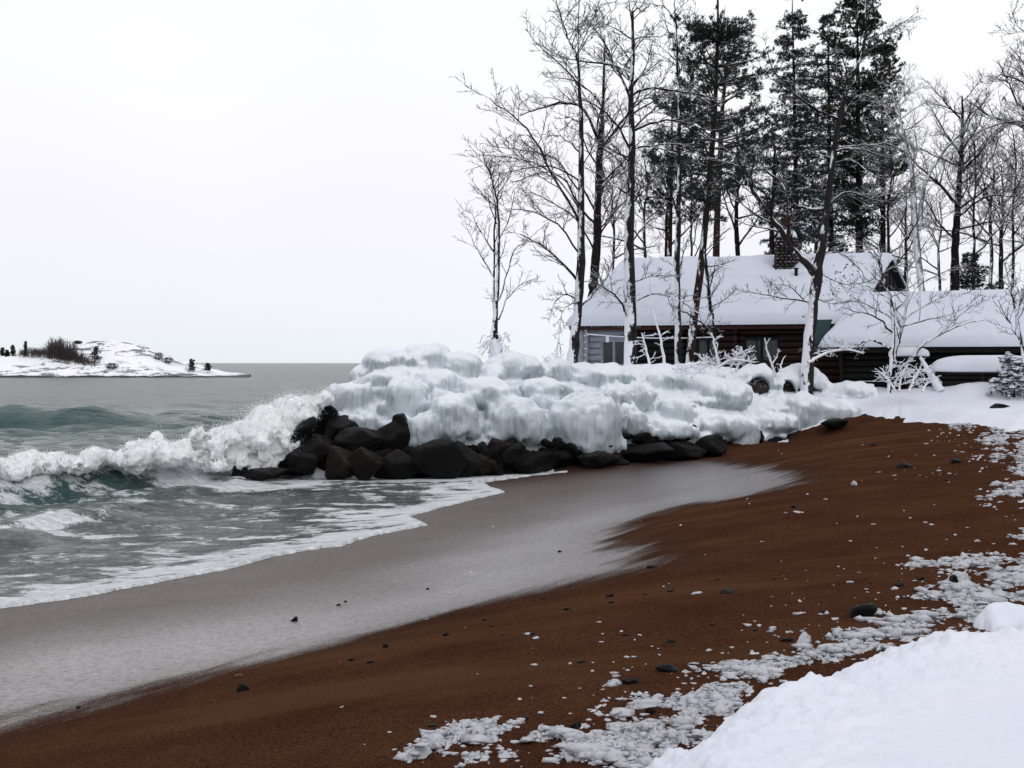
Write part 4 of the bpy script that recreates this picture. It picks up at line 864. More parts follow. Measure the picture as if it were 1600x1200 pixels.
# ------------------------------------------------------------ trees
def norm(v): return v/(np.linalg.norm(v)+1e-9)
class TR:
    def __init__(s): s.lv={1:[],2:[],3:[],4:[]}; s.limbs=[]
def grow(T,p,d,L_,r,lev,P,maxlev=4):
    n=(3 if lev==4 else 5) if lev>=2 else 7; pts=[p]; q=p.copy(); dd=norm(d); st=L_/(n-1)
    for i in range(n-1):
        dd=norm(dd+rng.normal(0,P['wig'],3)+np.array([0,0,P['up'][lev-1]])); q=q+dd*st; pts.append(q)
    pts=np.array(pts); rad=np.linspace(r,max(r*.25,.004),n)
    (T.limbs if lev==1 else T.lv[lev]).append((pts,rad))
    if lev<maxlev: spawn(T,pts,rad,L_,lev,P,maxlev)
def spawn(T,pts,rad,L_,lev,P,maxlev=4):
    nc=P['n'][lev]; n=len(pts)
    for k in range(nc):
        t=P.get('t0',.2)+(1-P.get('t0',.2))*(k+rng.uniform(0,1))/nc; f=t*(n-1); i=min(int(f),n-2); q=pts[i]+(pts[i+1]-pts[i])*(f-i)
        dr=norm(pts[i+1]-pts[i]); rr=rad[i]+(rad[i+1]-rad[i])*(f-i)
        ax=rng.normal(size=3); ax-=dr*(ax@dr); ax=norm(ax); ax[2]*=.6; a=R(rng.uniform(32,62)); nd=dr*math.cos(a)+ax*math.sin(a)
        ll=L_*P['lr']*rng.uniform(.6,1.15)*(1.1-.55*t)
        if ll<.12: continue
        grow(T,q,nd,ll,max(min(rr*.6,ll*.03+.004),P.get('rmin',.0055)),lev+1,P,maxlev)
PD=dict(wig=.15,up=(.05,.06,.05,.03),n=(0,9,6,4),lr=.50,rmin=.0100)
def pxline(pts,Yd,dY=0,m=None):
    out=[]; n=len(pts)
    for i,p in enumerate(pts): out.append(at(p[0],p[1],Yd+dY*(i/(n-1))))
    return spline(np.array(out),m or 2*n+2)
def batch(lst,k):
    if not lst: return None
    Vs=[];Fs=[];nn=0; by={}
    for p,r in lst: by.setdefault(len(p),[]).append((p,r))
    for n,l in by.items():
        V,F=tubes(np.array([a for a,_ in l]),np.array([b for _,b in l]),k); Vs.append(V);Fs.append(F+nn);nn+=len(V)
    return np.concatenate(Vs),np.concatenate(Fs)
def make_tree(name,label,Yd,stems,limbs=(),auto=(),bark=BARK,P=PD,group='bare trees round the cabin',cat='tree',snow=True,maxlev=4,extra=None,limb_snow=.68,wsc=1.0):
    root_p=at(stems[0][0][0],stems[0][0][1],Yd); root_p[2]=min(root_p[2],2.2) if Yd<200 else root_p[2]
    root=empty(name,root_p,label,cat,group); T=TR(); k=Yd/FPX; stemp=[]
    for j,st in enumerate(stems):
        pts=[at(a[0],a[1],Yd+.25*j) for a in st]; rr=[a[2]*k/2*.62*wsc for a in st]
        if j==0 and Yd<200:
            gz_=float(ground(pts[0][0],pts[0][1]))-.2
            if pts[0][2]>gz_+.15: pts=[np.array([pts[0][0],pts[0][1],gz_])]+pts; rr=[rr[0]*1.1]+rr
        m=4*len(pts); q=spline(np.column_stack([np.array(pts),rr]),m); pp=q[:,:3].copy(); rad=np.abs(q[:,3]).clip(.005)
        pp[1:,:2]+=.012*rng.normal(size=(m-1,2))*(Yd/40); stemp.append((pp,rad))
        V,F=tubes(pp[None],(rad*(1+.05*rng.normal(size=m)))[None],12); obj('trunk',V,F,bark,root)
    for lm in limbs:
        pts,rpx=lm[0],lm[1]*.66*(1+(wsc-1)*.6); dY=lm[2] if len(lm)>2 else rng.uniform(-1.5,1.5)
        pp=pxline(pts,Yd,dY); pp[1:]+=rng.normal(0,.02,(len(pp)-1,3))*(Yd/40); rad=np.linspace(rpx*k/2,max(rpx*k/2*.3,.008),len(pp))
        T.limbs.append((pp,rad)); L_=np.linalg.norm(np.diff(pp,axis=0),axis=1).sum(); Pq=dict(P); Pq['n']=(0,int(P['n'][1]*1.5),P['n'][2],P['n'][3]); spawn(T,pp,rad,L_*.85,1,Pq,maxlev)
    for (si,t0,t1,n,l0,l1,el) in auto:
        pp,rad=stemp[si]; zz=pp[:,2]
        for i in range(n):
            t=t0+(t1-t0)*(i+rng.uniform(0,1))/n; f=t*(len(pp)-1); j=min(int(f),len(pp)-2); q=pp[j]+(pp[j+1]-pp[j])*(f-j)
            az=rng.uniform(0,6.283); e_=R(el+rng.normal(0,9)); d=np.array([math.cos(az)*math.cos(e_),math.sin(az)*math.cos(e_),math.sin(e_)])
            ll=(l0+(l1-l0)*(t-t0)/(t1-t0+1e-6))*rng.uniform(.7,1.2); grow(T,q,d,ll,min(rad[j]*.6,.012+ll*.013),1,P,maxlev)
    for pp,rad in T.limbs:
        V,F=tubes(pp[None],rad[None],7); obj('limb',V,F,bark,root)
    b=batch(T.lv[2]+T.lv[3]+T.lv[4],3)
    if b: obj('twigs',b[0],b[1],TWIG if bark is not BARKP else bark,root,kind='stuff')
    if snow:
        sl_=[(pp+np.array([0,0,1])*rad[:,None]*.72,rad*limb_snow*np.clip(.9+.5*rng.normal(size=len(rad)),.1,1.2)) for pp,rad in T.limbs if rad[0]>.03]
        s2=[]
        bb=batch([x for x in sl_+s2 if np.abs(norm(x[0][-1]-x[0][0])[2])<.82],5)
        if bb: obj('branch_snow',bb[0],bb[1],SNOW,root,kind='stuff')
    if extra: extra(root,T,stemp)
    return root
# T1 small lone tree with iced foot
def iced_foot(px,py,Yd,rx,ry,n=34):
    def f(root,T,st):
        V,F=ico(4); k=Yd/FPX; c=at(px,py,Yd); P=V*[rx*k,rx*k,ry*k]; P=P*(1+.5*fbm(P[:,0]*4,P[:,1]*4,P[:,2]*2.5,o=3,seed=int(px))[:,None]); P[:,:2]*=(1-.30*np.clip(V[:,2:3],0,1))
        obj('ice_coat',P+c,F,SNOW,root)
        ls=[]
        for i in range(n):
            a=rng.uniform(-1.4,1.4); p0=c+[a*rx*k*1.2,rng.uniform(-.2,.2),ry*k*rng.uniform(-.3,1.1)]; q=[p0]
            for j in range(4): q.append(q[-1]+[a*.05+rng.normal(0,.04),rng.normal(0,.04),-.05+rng.normal(0,.07)])
            ls.append((np.array(q),np.array([.012,.018,.026,.024,.01])))
        b=batch(ls,6); obj('iced_twig',b[0],b[1],RIME,root,kind='stuff')
    return f
make_tree('bare_tree','small lone bare tree with an ice crusted foot at the left end of the wood',38,
 [[(768,580,24),(773,510,15),(777,450,10),(779,380,8),(778,330,6),(770,285,4),(757,250,2)],[(777,530,8),(771,460,6),(772,390,5),(774,330,4),(768,290,2)]],
 [([(779,500),(790,470),(812,445),(840,435)],4),([(779,470),(792,425),(805,390),(830,370)],4),([(775,440),(755,405),(740,380),(728,352)],4),([(777,400),(750,360),(735,335),(718,322)],4),([(777,380),(795,340),(805,300)],4),([(776,350),(760,310),(742,290)],3)],
 [(0,.35,1,17,1.25,.45,44),(1,.3,1,9,1.0,.4,42)],BARK,dict(wig=.10,up=(.05,.05,.05,.03),n=(0,7,5,3),lr=.46,rmin=.008),extra=iced_foot(774,545,37.9,9,22,40))
make_tree('bare_tree','tall slim iced trunk at the left cabin eave, long limbs reaching left',40,
 [[(893,585,30),(899,520,24),(905,450,22),(909,380,19),(908,300,15),(909,220,12),(906,150,8),(903,95,6),(886,55,4),(866,-5,2)],[(904,100,4),(903,50,3),(906,-20,2)]],
 [([(906,445),(882,415),(850,385),(812,366)],7),([(906,480),(930,455),(950,430),(960,400)],5),([(907,350),(882,305),(855,255),(832,212),(800,180),(765,155)],7,-1.5),([(908,330),(880,290),(850,262),(800,245),(742,242)],5,1),([(906,300),(870,250),(840,238),(775,230)],4,-1),([(908,240),(880,215),(850,210)],4),([(908,400),(870,350),(830,330),(790,325)],5),([(908,260),(930,220),(940,190)],3),
  ([(900,468),(882,460),(864,478),(858,505)],4,-.5),([(900,475),(886,478),(874,505),(872,538)],3,-.8),([(907,130),(880,95),(845,68)],2.5)],
 [(0,.3,.85,12,2.4,1.0,38)],BARK,PD,extra=iced_foot(892,566,39.9,7,22,3))
make_tree('bare_tree','dark forked tree rising behind the left end of the cabin roof',60,
 [[(925,480,22),(931,400,22),(934,330,19),(936,260,18),(938,225,15),(942,175,9),(944,110,6),(945,55,3)]],
 [([(938,228),(926,195),(912,172),(885,160),(850,168),(815,180)],8),([(938,240),(958,208),(985,172),(1008,130)],8),([(931,350),(905,325),(885,285),(855,268),(800,285)],6),([(930,330),(905,285),(870,262),(830,262),(770,275)],5),([(932,400),(905,350),(870,320),(830,300)],5),([(936,300),(965,270),(1000,250)],5),([(942,170),(920,140),(890,125),(850,120)],4),([(936,370),(960,330),(975,280)],5)],
 [(0,.35,1,16,3.4,1.2,36)],BARKD)
make_tree('bare_tree','thickest snow plastered trunk before the left part of the roof, its top broken',42.5,
 [[(985,590,34),(985,500,31),(984,420,28),(984,330,23),(987,230,18),(986,150,13),(989,75,9),(988,18,6)]],
 [([(987,160),(968,115),(942,65),(918,30)],7),([(986,125),(960,102),(930,98),(892,93),(865,82)],6),([(988,148),(1015,138),(1060,142),(1112,152)],7),([(988,205),(1020,192),(1060,190),(1108,205)],7),([(990,62),(1012,57),(1052,57)],4),([(988,20),(1003,8),(1012,-12)],4),([(986,235),(960,190),(925,162),(895,155)],6),([(985,305),(950,282),(915,262)],5),([(986,320),(1012,290),(1045,255)],5),
  ([(985,505),(968,470),(948,452),(922,435)],6,-1.2),([(990,472),(1025,458),(1065,472),(1120,505)],5,-1.2),([(990,440),(1020,432),(1052,430)],4,-1),([(986,380),(1010,350),(1035,335)],4),([(984,270),(955,240),(930,225)],4),([(988,170),(1010,150),(1040,120),(1050,95)],4)],
 [(0,.35,1,17,2.3,1.0,32)],BARK)
make_tree('bare_tree','slim straight snow streaked trunk between the thickest one and the leaning pine',44,
 [[(1060,590,18),(1059,500,16),(1058,420,15),(1060,330,13),(1061,240,10),(1060,150,7),(1058,70,5),(1054,0,3),(1052,-40,2)]],
 [([(1060,45),(1040,12),(1000,4)],3),([(1060,105),(1035,88),(1008,75)],3),([(1061,70),(1080,40),(1088,0)],3),([(1061,150),(1085,120),(1098,85)],3),([(1060,440),(1068,400),(1074,372)],5),([(1061,230),(1040,205),(1012,190)],3)],
 [(0,.25,1,15,2.0,1.0,40)],BARK,dict(PD,n=(0,6,5,3)))
make_tree('bare_tree','thin dark crooked sapling against the roof right of the leaning pine',42,
 [[(1122,590,9),(1119,540,8),(1110,480,9),(1105,430,8),(1101,380,7),(1102,330,5),(1108,290,3)]],
 [([(1118,525),(1100,508),(1075,490),(1050,478)],5,-1),([(1110,480),(1135,465),(1152,450)],3),([(1103,400),(1125,370),(1140,355)],3),([(1102,360),(1085,340),(1060,325)],3)],
 [(0,.4,1,10,1.3,.8,35)],BARKD,dict(PD,n=(0,6,4,3)))
def oak_leaves(root,T,st):
    VV=[];FF=[];nn=0
    for cx_,cy_,sx_,sy_,n in((1310,425,26,18,30),(1325,440,20,24,30),(1295,455,18,18,12),(1262,405,14,9,12),(1390,108,8,8,22),(1382,165,10,8,14),(1300,165,8,6,10),(1258,490,12,10,8)):
        for _ in range(n):
            p=at(random.gauss(cx_,sx_*.5),random.gauss(cy_,sy_*.5),41.2+random.uniform(-.6,.6)); a=rng.normal(size=3); a[2]-=1.2; a=norm(a); b=norm(np.cross(a,rng.normal(size=3))); l_=random.uniform(.05,.10); w_=l_*.35; c_=np.cross(a,b)*.01
            VV+= [p,p+a*l_*.5+b*w_+c_,p+a*l_,p+a*l_*.5-b*w_+c_]; FF.append((nn,nn+1,nn+2,nn+3)); nn+=4
    obj('dead_leaf',VV,np.array(FF),LEAF,root,kind='stuff')
make_tree('oak_tree','big crooked oak with a few brown leaves standing before the gap between cabin and shed',41.2,
 [[(1260,600,30),(1264,540,26),(1270,480,23),(1278,420,24),(1286,370,18),(1294,310,14),(1303,240,13),(1311,190,11),(1324,140,9),(1345,90,7),(1353,45,5),(1352,0,4),(1345,-40,2)]],
 [([(1276,432),(1262,415),(1246,399),(1230,378),(1217,357),(1200,332),(1184,310),(1168,280),(1150,240)],17,-1),([(1293,325),(1268,328),(1240,318),(1222,290),(1195,262),(1180,240)],7,1),([(1312,188),(1290,178),(1262,165),(1235,140),(1205,105),(1198,80)],7,-.5),([(1304,238),(1325,232),(1350,234),(1378,243)],6,-1),([(1300,245),(1285,243),(1270,235)],4),([(1308,232),(1340,228),(1370,225),(1400,228),(1420,245)],5,.6),
  ([(1326,140),(1318,95),(1302,75)],4),([(1346,88),(1370,55),(1400,42),(1430,22)],4),([(1352,30),(1365,5),(1375,-20)],3),([(1352,10),(1335,-8),(1320,-20)],3),([(1304,255),(1330,250),(1350,262),(1370,280)],4),([(1290,330),(1320,300),(1360,310),(1400,302),(1440,298)],5,.8),
  ([(1282,400),(1310,395),(1340,415),(1352,440)],3,-.8),([(1277,425),(1305,440),(1335,445),(1370,435)],3,-.6),([(1270,470),(1235,468),(1200,462),(1165,455)],4,-.8),([(1268,480),(1230,445),(1205,450)],3,-.5),([(1311,195),(1330,160),(1352,150),(1380,160)],4),([(1272,465),(1300,475),(1330,470)],3,-.5)],
 [(0,.45,1,6,1.5,.8,35)],m_bark('oak_bark',(.020,.016,.017),(.030,.025,.025),1.05,.6,.2),dict(PD,n=(0,8,5,3)),extra=oak_leaves,wsc=1.15)
BT='bare trees behind the cabin'
make_tree('bare_tree','pale rimed tree with two stems behind the right end of the cabin roof',59,
 [[(1442,480,18),(1436,420,17),(1430,360,17),(1426,290,14),(1424,260,11),(1412,210,8),(1400,165,6),(1392,130,3)],[(1437,345,12),(1445,290,9),(1462,255,7),(1485,225,5),(1510,200,3)]],
 [([(1425,270),(1432,235),(1428,205)],6),([(1420,240),(1395,232),(1365,228)],5),([(1430,330),(1395,300),(1370,305),(1345,300)],4),([(1412,215),(1405,160),(1415,130)],4)],
 [(0,.35,1,12,2.4,1.2,38),(1,.3,1,6,2,1,35)],BARKP,PD,group=BT)
make_tree('bare_tree','dark spreading tree right of the pale two stemmed one',60,
 [[(1492,480,22),(1492,420,21),(1494,360,18),(1498,300,14),(1502,240,11),(1504,190,8),(1503,150,4)]],
 [([(1497,320),(1470,290),(1440,265),(1420,240)],8),([(1499,270),(1525,245),(1545,215)],7),([(1500,240),(1480,212),(1462,180),(1448,160)],6),([(1503,190),(1480,165),(1460,140),(1450,125)],5),([(1495,340),(1520,320),(1550,305),(1600,308)],6),([(1493,375),(1465,345),(1440,310),(1405,305)],5),([(1503,200),(1520,170),(1535,140)],5),([(1494,360),(1530,350),(1560,345),(1610,352)],5)],
 [(0,.3,1,18,3.2,1.8,36)],BARKD,PD,group=BT)
make_tree('bare_tree','snow lined tree at the right edge whose limbs reach in from outside the frame',47,
 [[(1660,600,30),(1655,450,28),(1650,330,24),(1648,250,20),(1640,180,12),(1630,110,8),(1625,40,4)]],
 [([(1648,240),(1610,205),(1575,190),(1545,180),(1520,162)],11),([(1648,230),(1610,180),(1590,160),(1575,130),(1560,125)],8),([(1645,220),(1600,192),(1560,195),(1530,205),(1510,212)],6),([(1650,330),(1610,310),(1580,330),(1555,360)],7),([(1630,110),(1610,60),(1590,40),(1580,20)],4),([(1640,170),(1600,130),(1565,118),(1545,135)],6)],
 [(0,.3,1,14,3,1.5,30)],BARK,PD)
make_tree('small_tree','low spreading snow lined tree with several stems in front of the shed roof',41.5,
 [[(1388,620,12),(1393,560,11),(1396,510,9),(1392,470,8),(1380,430,7),(1374,400,5),(1376,370,3)],[(1396,560,9),(1408,520,8),(1414,490,6),(1418,450,4),(1416,420,3)],[(1398,600,9),(1420,570,8),(1440,540,7),(1468,523,5),(1510,505,3),(1540,500,2)]],
 [([(1395,520),(1375,500),(1350,490),(1315,480)],5,-.8),([(1395,500),(1360,478),(1330,470),(1300,468)],4,.5),([(1394,545),(1360,530),(1330,545),(1290,548),(1266,556)],6,-.5),([(1414,500),(1440,480),(1470,465),(1520,455)],4),([(1416,480),(1430,450),(1460,430),(1500,415)],4),([(1410,510),(1450,500),(1490,490),(1535,460)],4,.8),([(1374,402),(1355,385),(1335,385)],3),([(1378,420),(1360,395),(1345,370)],3),([(1380,430),(1405,410),(1425,405)],3),([(1450,535),(1480,510),(1510,485),(1540,470)],3,-.5),([(1393,470),(1370,455),(1340,452)],3)],
 [(0,.3,1,9,1.4,.7,30),(1,.3,1,8,1.2,.7,35)],BARK,dict(wig=.12,up=(.04,.04,.04,.02),n=(0,7,6,3),lr=.46,rmin=.008),group=None)
make_tree('small_tree','fine twigged sapling at the right edge in front of the shed roof',40,
 [[(1600,640,9),(1598,560,8),(1590,500,6),(1578,450,4),(1570,410,3)]],
 [([(1596,540),(1575,500),(1560,470)],4),([(1594,520),(1570,520),(1550,500)],3),([(1590,500),(1610,450),(1620,420)],3)],[(0,.3,1,12,1.5,.7,40)],BARK,dict(PD,n=(0,7,5,3),lr=.45),group=None)
# generic thin trees behind: three builds copied
def copy_tree(root,loc,rz,s,label):
    r=root.copy(); sc.collection.objects.link(r); r.location=loc; r.rotation_euler=(0,0,rz); r.scale=(s,s,s*random.uniform(.9,1.1)); r['label']=label
    for ch in root.children:
        c_=ch.copy(); sc.collection.objects.link(c_); c_.parent=r
    return r
GB=[]
BL='thin bare tree in the tangle of trunks far behind the cabin and shed'
FL=['just left of the stone chimney','right of the dark spreading tree','near the right edge above the shed roof','above the cabin roof between pine and sapling','right of the chimney flue','behind the dark gable peak','left of the dark gable peak','between the gable and the dark spreading tree','beside the low dark evergreen','rising above the right part of the shed roof','at the right frame edge above the shed','above the ridge between oak and gable','between the two trunks left of the pine','behind the thickest trunk','behind the leaning pine trunk','just outside the right frame edge','between the thickest and the slim trunk','behind the spruce above the chimney','right behind the pale two stemmed tree','beyond the right frame edge, last of the far trees']
for i,(px,yt,wd) in enumerate(((1203,230,15),(1545,270,10),(1580,250,8))):
    GB.append(make_tree('bare_tree','thin far tree '+FL[i],60,[[(px,490,wd),(px+4,400,wd*.9),(px+2,330,wd*.7),(px+8,270,wd*.5),(px+3,yt-40,3)]],(),[(0,.2,1,16,3.4,1.5,38)],[BARKD,BARK,BARKD][i],dict(PD,n=(0,8,6,3)),group='thin trees far behind'))
for i,(px,Yd) in enumerate(((1150,62),(1275,60),(1385,58),(1372,66),(1465,64),(1520,59),(1562,66),(1610,60),(1345,62),(1040,66),(960,70),(1080,70),(1640,68),(1005,62),(1235,68),(1415,70),(1700,64))):
    p=at(px,490,Yd); copy_tree(GB[i%3],(p[0],p[1],2.2),random.uniform(0,6.28),random.uniform(.8,1.05),'thin far tree '+FL[i+3])
# ------------------------------------------------------------ conifers
def tufts(C,D,S,W,nb=9,spread=.9):
    """needle tufts: thin blades fanning out of each point C along direction D"""
    N=len(C); B=D[:,None,:]+rng.normal(0,spread*.6,(N,nb,3)); B/=np.linalg.norm(B,axis=2,keepdims=True)
    side=np.cross(B,rng.normal(size=(N,nb,3))); side/=np.linalg.norm(side,axis=2,keepdims=True)
    c=C[:,None,:]; l_=S[:,None,None]*rng.uniform(.6,1.1,(N,nb,1)); a=c-side*W; b=c+side*W; t=c+B*l_; m=c+B*l_*.6
    V=np.stack([a+B*0,m+side*W*1.3,t,m-side*W*1.3],2).reshape(-1,3); F=np.arange(N*nb*4).reshape(-1,4)
    return V,F
def conifer(name,label,Yd,trunk,prof,nbr,mat,droop,tl,tw,per,bark,snowf,seed,group='evergreens by the cabin',clump=1,inner=.15,nb=9):
    """prof: list (py, half width px) of the crown"""
    k=Yd/FPX; pts=np.array([[*at(a[0],a[1],Yd),a[2]*k/2*.66] for a in trunk]); q=spline(pts,40)
    r0=pts[0,:3].copy(); r0[2]=2.2; root=empty(name,r0,label,'tree',group)
    pp=np.vstack([[*r0[:2],1.9],q[:,:3]]) if pts[0,2]>2.3 else q[:,:3]; rad=np.concatenate([[q[0,3]*1.05],q[:,3]]) if pts[0,2]>2.3 else q[:,3]
    V,F=tubes(pp[None],rad.clip(.012)[None],10); obj('trunk',V,F,bark,root)
    py=[a for a,_ in prof]; hw=[b*k*1.32 for _,b in prof]; C=[];D=[];B=[];SN=[]
    for i in range(nbr):
        y=py[0]+(py[-1]-py[0])*((i+rng.uniform(0,1))/nbr); j=np.argmin(np.abs(np.array([at(800,a,Yd)[2] for a in [y]])[0]-q[:,2])); b=q[j,:3]
        L_=np.interp(y,py,hw)*rng.uniform(.55,1.12); az=rng.uniform(0,6.283); el=R(droop+rng.normal(0,8)); L_=max(L_,.15)
        n=6; d=np.array([math.cos(az)*math.cos(el),math.sin(az)*math.cos(el),math.sin(el)]); s=[b.copy()]; dd=d.copy()
        for m in range(n-1): dd=norm(dd+rng.normal(0,.06,3)+[0,0,.05]); s.append(s[-1]+dd*L_/(n-1))
        s=np.array(s); B.append((s,np.linspace(.012+.012*L_,.006,n)))
        m=max(8,int(per*L_)); 
        for _ in range(m):
            t=rng.uniform(inner,1.0)**.8; f=t*(n-1); a=min(int(f),n-2); c=s[a]+(s[a+1]-s[a])*(f-a)
            side=norm(np.cross(dd,[0,0,1]))*rng.normal(0,.20*L_*(1.15-t)+.04)
            c0=c+side+[0,0,rng.normal(0,.04)-abs(rng.normal(0,.03))]
            for _c in range(clump):
                C.append(c0+rng.normal(0,.06 if clump>1 else .02,3)); D.append(norm(dd*.7+side*1.2+[0,0,.35 if droop>0 else -.1]))
            if rng.uniform()<snowf: SN.append((c0+[0,0,.05],rng.uniform(.04,.09)))
    b=batch(B,4); obj('branches',b[0],b[1],bark,root,kind='stuff')
    C=np.array(C);D=np.array(D); V,F=tufts(C,D,np.full(len(C),tl),tw,nb); obj('needles',V,F,mat,root,kind='stuff',smooth=False)
    if SN:
        I1,F1_=ico(1); n=len(I1); c=np.array([a for a,_ in SN]); s=np.array([b for _,b in SN])
        V=c[:,None,:]+I1[None]*s[:,None,None]*np.array([1.15,1.15,.42])*(1+.25*rng.normal(size=(len(c),n,1))); F=(F1_[None]+n*np.arange(len(c))[:,None,None]).reshape(-1,3)
        obj('branch_snow',V.reshape(-1,3),F,SNOW,root,kind='stuff')
    return root
conifer('pine_tree','tall pine with a leaning snow streaked trunk in front of the cabin roof',45,
 [(1075,600,22),(1084,500,20),(1095,420,18),(1103,340,15),(1110,260,14),(1116,190,12),(1120,100,9),(1122,30,5),(1122,-75,3)],[(-70,14),(-25,30),(20,44),(60,56),(110,66),(160,80),(210,86),(260,76),(310,60),(345,35)],165,NPINE,12,.20,.011,7.5,BARKR,.07,1,clump=2,inner=.3)
conifer('pine_tree','straight brown pine trunk with thin crown just behind the cabin ridge',60,
 [(1118,470,18),(1119,400,17),(1121,330,15),(1125,250,13),(1128,180,10),(1135,110,7),(1140,60,3)],[(50,20),(100,42),(170,65),(230,85),(290,70),(330,45)],70,NPINE,8,.20,.012,6,BARKR,.12,2,clump=2,inner=.35)
conifer('pine_tree','half hidden pine whose dark crown fills the gap left of the two pine trunks',63,
 [(1045,480,14),(1046,400,13),(1048,300,10),(1050,220,6),(1050,170,3)],[(165,14),(200,34),(250,46),(300,52),(345,40)],60,NPINE,4,.22,.013,6,BARKR,.08,3,clump=2,inner=.25)
conifer('spruce_tree','pointed snow dusted spruce left of the crooked oak',60,
 [(1248,500,17),(1246,400,15),(1244,300,12),(1242,200,9),(1240,100,6),(1238,20,3),(1238,-10,1)],[(-34,6),(-5,15),(30,22),(80,27),(110,32),(150,32),(200,42),(260,50),(320,52),(380,46),(410,34)],230,NSPR,-14,.17,.014,22,BARKD,.22,4,inner=.05,nb=8)
conifer('spruce_tree','second darker spruce squeezed behind the oak trunk',64,
 [(1300,500,15),(1299,400,13),(1297,280,10),(1295,150,7),(1294,60,3),(1293,25,1)],[(5,6),(48,18),(110,30),(160,42),(220,52),(300,55),(360,48),(400,35)],190,NSPR,-12,.18,.015,16,BARKD,.14,5,inner=.05,nb=8)
conifer('cedar_tree','dense dark green cedar with a double top right of the oak',62,
 [(1345,500,20),(1343,400,18),(1342,280,15),(1340,150,10),(1340,60,5),(1338,10,2)],[(-15,14),(22,32),(80,46),(130,56),(180,60),(230,56),(280,44),(320,40),(370,34)],210,NCED,22,.17,.016,9,BARKD,.07,6,clump=2,inner=.1,nb=8)
conifer('cedar_tree','narrower cedar top at the right edge of the evergreen group',65,
 [(1382,500,14),(1380,400,12),(1380,280,10),(1378,160,6),(1376,80,2)],[(52,9),(98,24),(160,34),(220,36),(280,34),(330,30)],120,NCED,20,.18,.016,8,BARKD,.07,7,clump=2,inner=.1,nb=8)
conifer('young_spruce','low dark evergreen beside the dark spreading tree behind the shed',62,
 [(1520,500,8),(1520,440,6),(1518,400,3)],[(395,8),(420,22),(450,34),(470,40)],60,NSPR,-5,.22,.016,14,BARKD,.1,8,inner=.05,nb=8)
conifer('young_spruce','snow bent young evergreen at the right edge before the shed',40,
 [(1585,640,6),(1583,590,5),(1578,556,2)],[(552,5),(570,18),(595,30),(618,34)],46,NSPR,-18,.13,.010,12,BARKD,1.0,9,inner=.05,nb=7)
# ------------------------------------------------------------ snow laden saplings and shrubs on the bank
def snowy_shrub(label,Yd,stems,n,l0,droop=25,seed=0,name='snowy_sapling',r=.012):
    root=empty(name,at(stems[0][0][0],stems[0][0][1],Yd),label,'shrub','snow laden saplings on the bank'); T=TR()
    k=Yd/FPX
    for st in stems:
        pts=np.array([[*at(a[0],a[1],Yd+random.uniform(-.2,.2)),a[2]*k/2*.6] for a in st]); q=spline(pts,4*len(pts)); q[:,:2]+=rng.normal(0,.012,(len(q),2))
        V,F=tubes(q[None,:,:3],q[None,:,3].clip(.008),7); obj('stem',V,F,RIME,root)
        for i in range(n*2):
            j=rng.integers(2,len(q)-1); az=rng.uniform(0,6.28); e_=R(droop+rng.normal(0,14)); d=np.array([math.cos(az)*math.cos(e_),.5*math.sin(az)*math.cos(e_),math.sin(e_)])
            grow(T,q[j,:3],d,l0*rng.uniform(.5,1.2),r*.55,2,dict(wig=.25,up=(0,0,-.02,-.03),n=(0,3,3,2),lr=.55,rmin=.008),3)
    l=T.lv[2]+T.lv[3]; l=[(a,b*1.0) for a,b in l]; b=batch(l,5); obj('twigs',b[0],b[1],RIME,root,kind='stuff')
    sn=[(a+[0,0,1]*b[:,None]*.9,(b*1.3+.004)*(1+.5*rng.normal(size=len(b))).clip(.4,1.8)) for a,b in l]; b=batch(sn,6); obj('branch_snow',b[0],b[1],SNOW,root,kind='stuff')
    return root
snowy_shrub('thin two stemmed snowy sapling between the thickest trunk and the slim one',40,[[(1040,580,9),(1032,530,6),(1022,490,4),(1015,450,2)],[(1018,580,8),(1008,540,5),(1003,520,3)]],5,.45)
snowy_shrub('small forked snow coated sapling just left of the hooded arch',39,[[(1124,575,8),(1118,545,6),(1112,520,4)],[(1112,575,6),(1098,562,5),(1092,556,3)]],5,.35)
snowy_shrub('tangle of snow coated branches in front of the red log wall',39.2,[[(1118,575,7),(1145,562,6),(1180,566,4)],[(1150,580,7),(1158,560,5),(1168,550,3)],[(1140,575,5),(1152,556,4),(1160,545,3)]],7,.4,10)
snowy_shrub('upright knobbly snowy stalk above the left hooded arch',38.8,[[(1212,588,7),(1204,562,6),(1198,545,4),(1195,528,3)],[(1206,570,4),(1214,556,3),(1217,545,2)]],3,.25,50)
snowy_shrub('short snowy stalk right of the knobbly upright one',38.8,[[(1216,588,5),(1221,570,4),(1226,556,2)]],2,.2,50)
snowy_shrub('low snow laden bush heaped against the stems of the spreading tree',39.3,[[(1420,612,7),(1428,590,5),(1438,575,3)],[(1400,612,7),(1385,590,5),(1372,580,3)],[(1440,612,6),(1450,594,4),(1456,580,3)],[(1405,612,6),(1408,585,4),(1405,570,3)]],9,.5,20,name='snowy_bush')
snowy_shrub('low snowy branch sweeping right from the foot of the oak',38.2,[[(1264,566,9),(1290,552,7),(1322,546,6),(1350,552,4)]],6,.35,5)
snowy_shrub('snow caked brush on the hump below the middle wall',38.0,[[(1060,590,6),(1075,575,5),(1095,566,4)],[(1080,590,6),(1095,578,4),(1118,566,3)]],9,.35,20,name='snowy_bush')
snowy_shrub('snow caked twiggy bush on the skyline left of the leaning iced trunk',37.5,[[(862,580,6),(866,565,5),(872,552,3)],[(870,582,5),(858,568,4),(850,560,2)]],8,.22,30,name='snowy_bush')
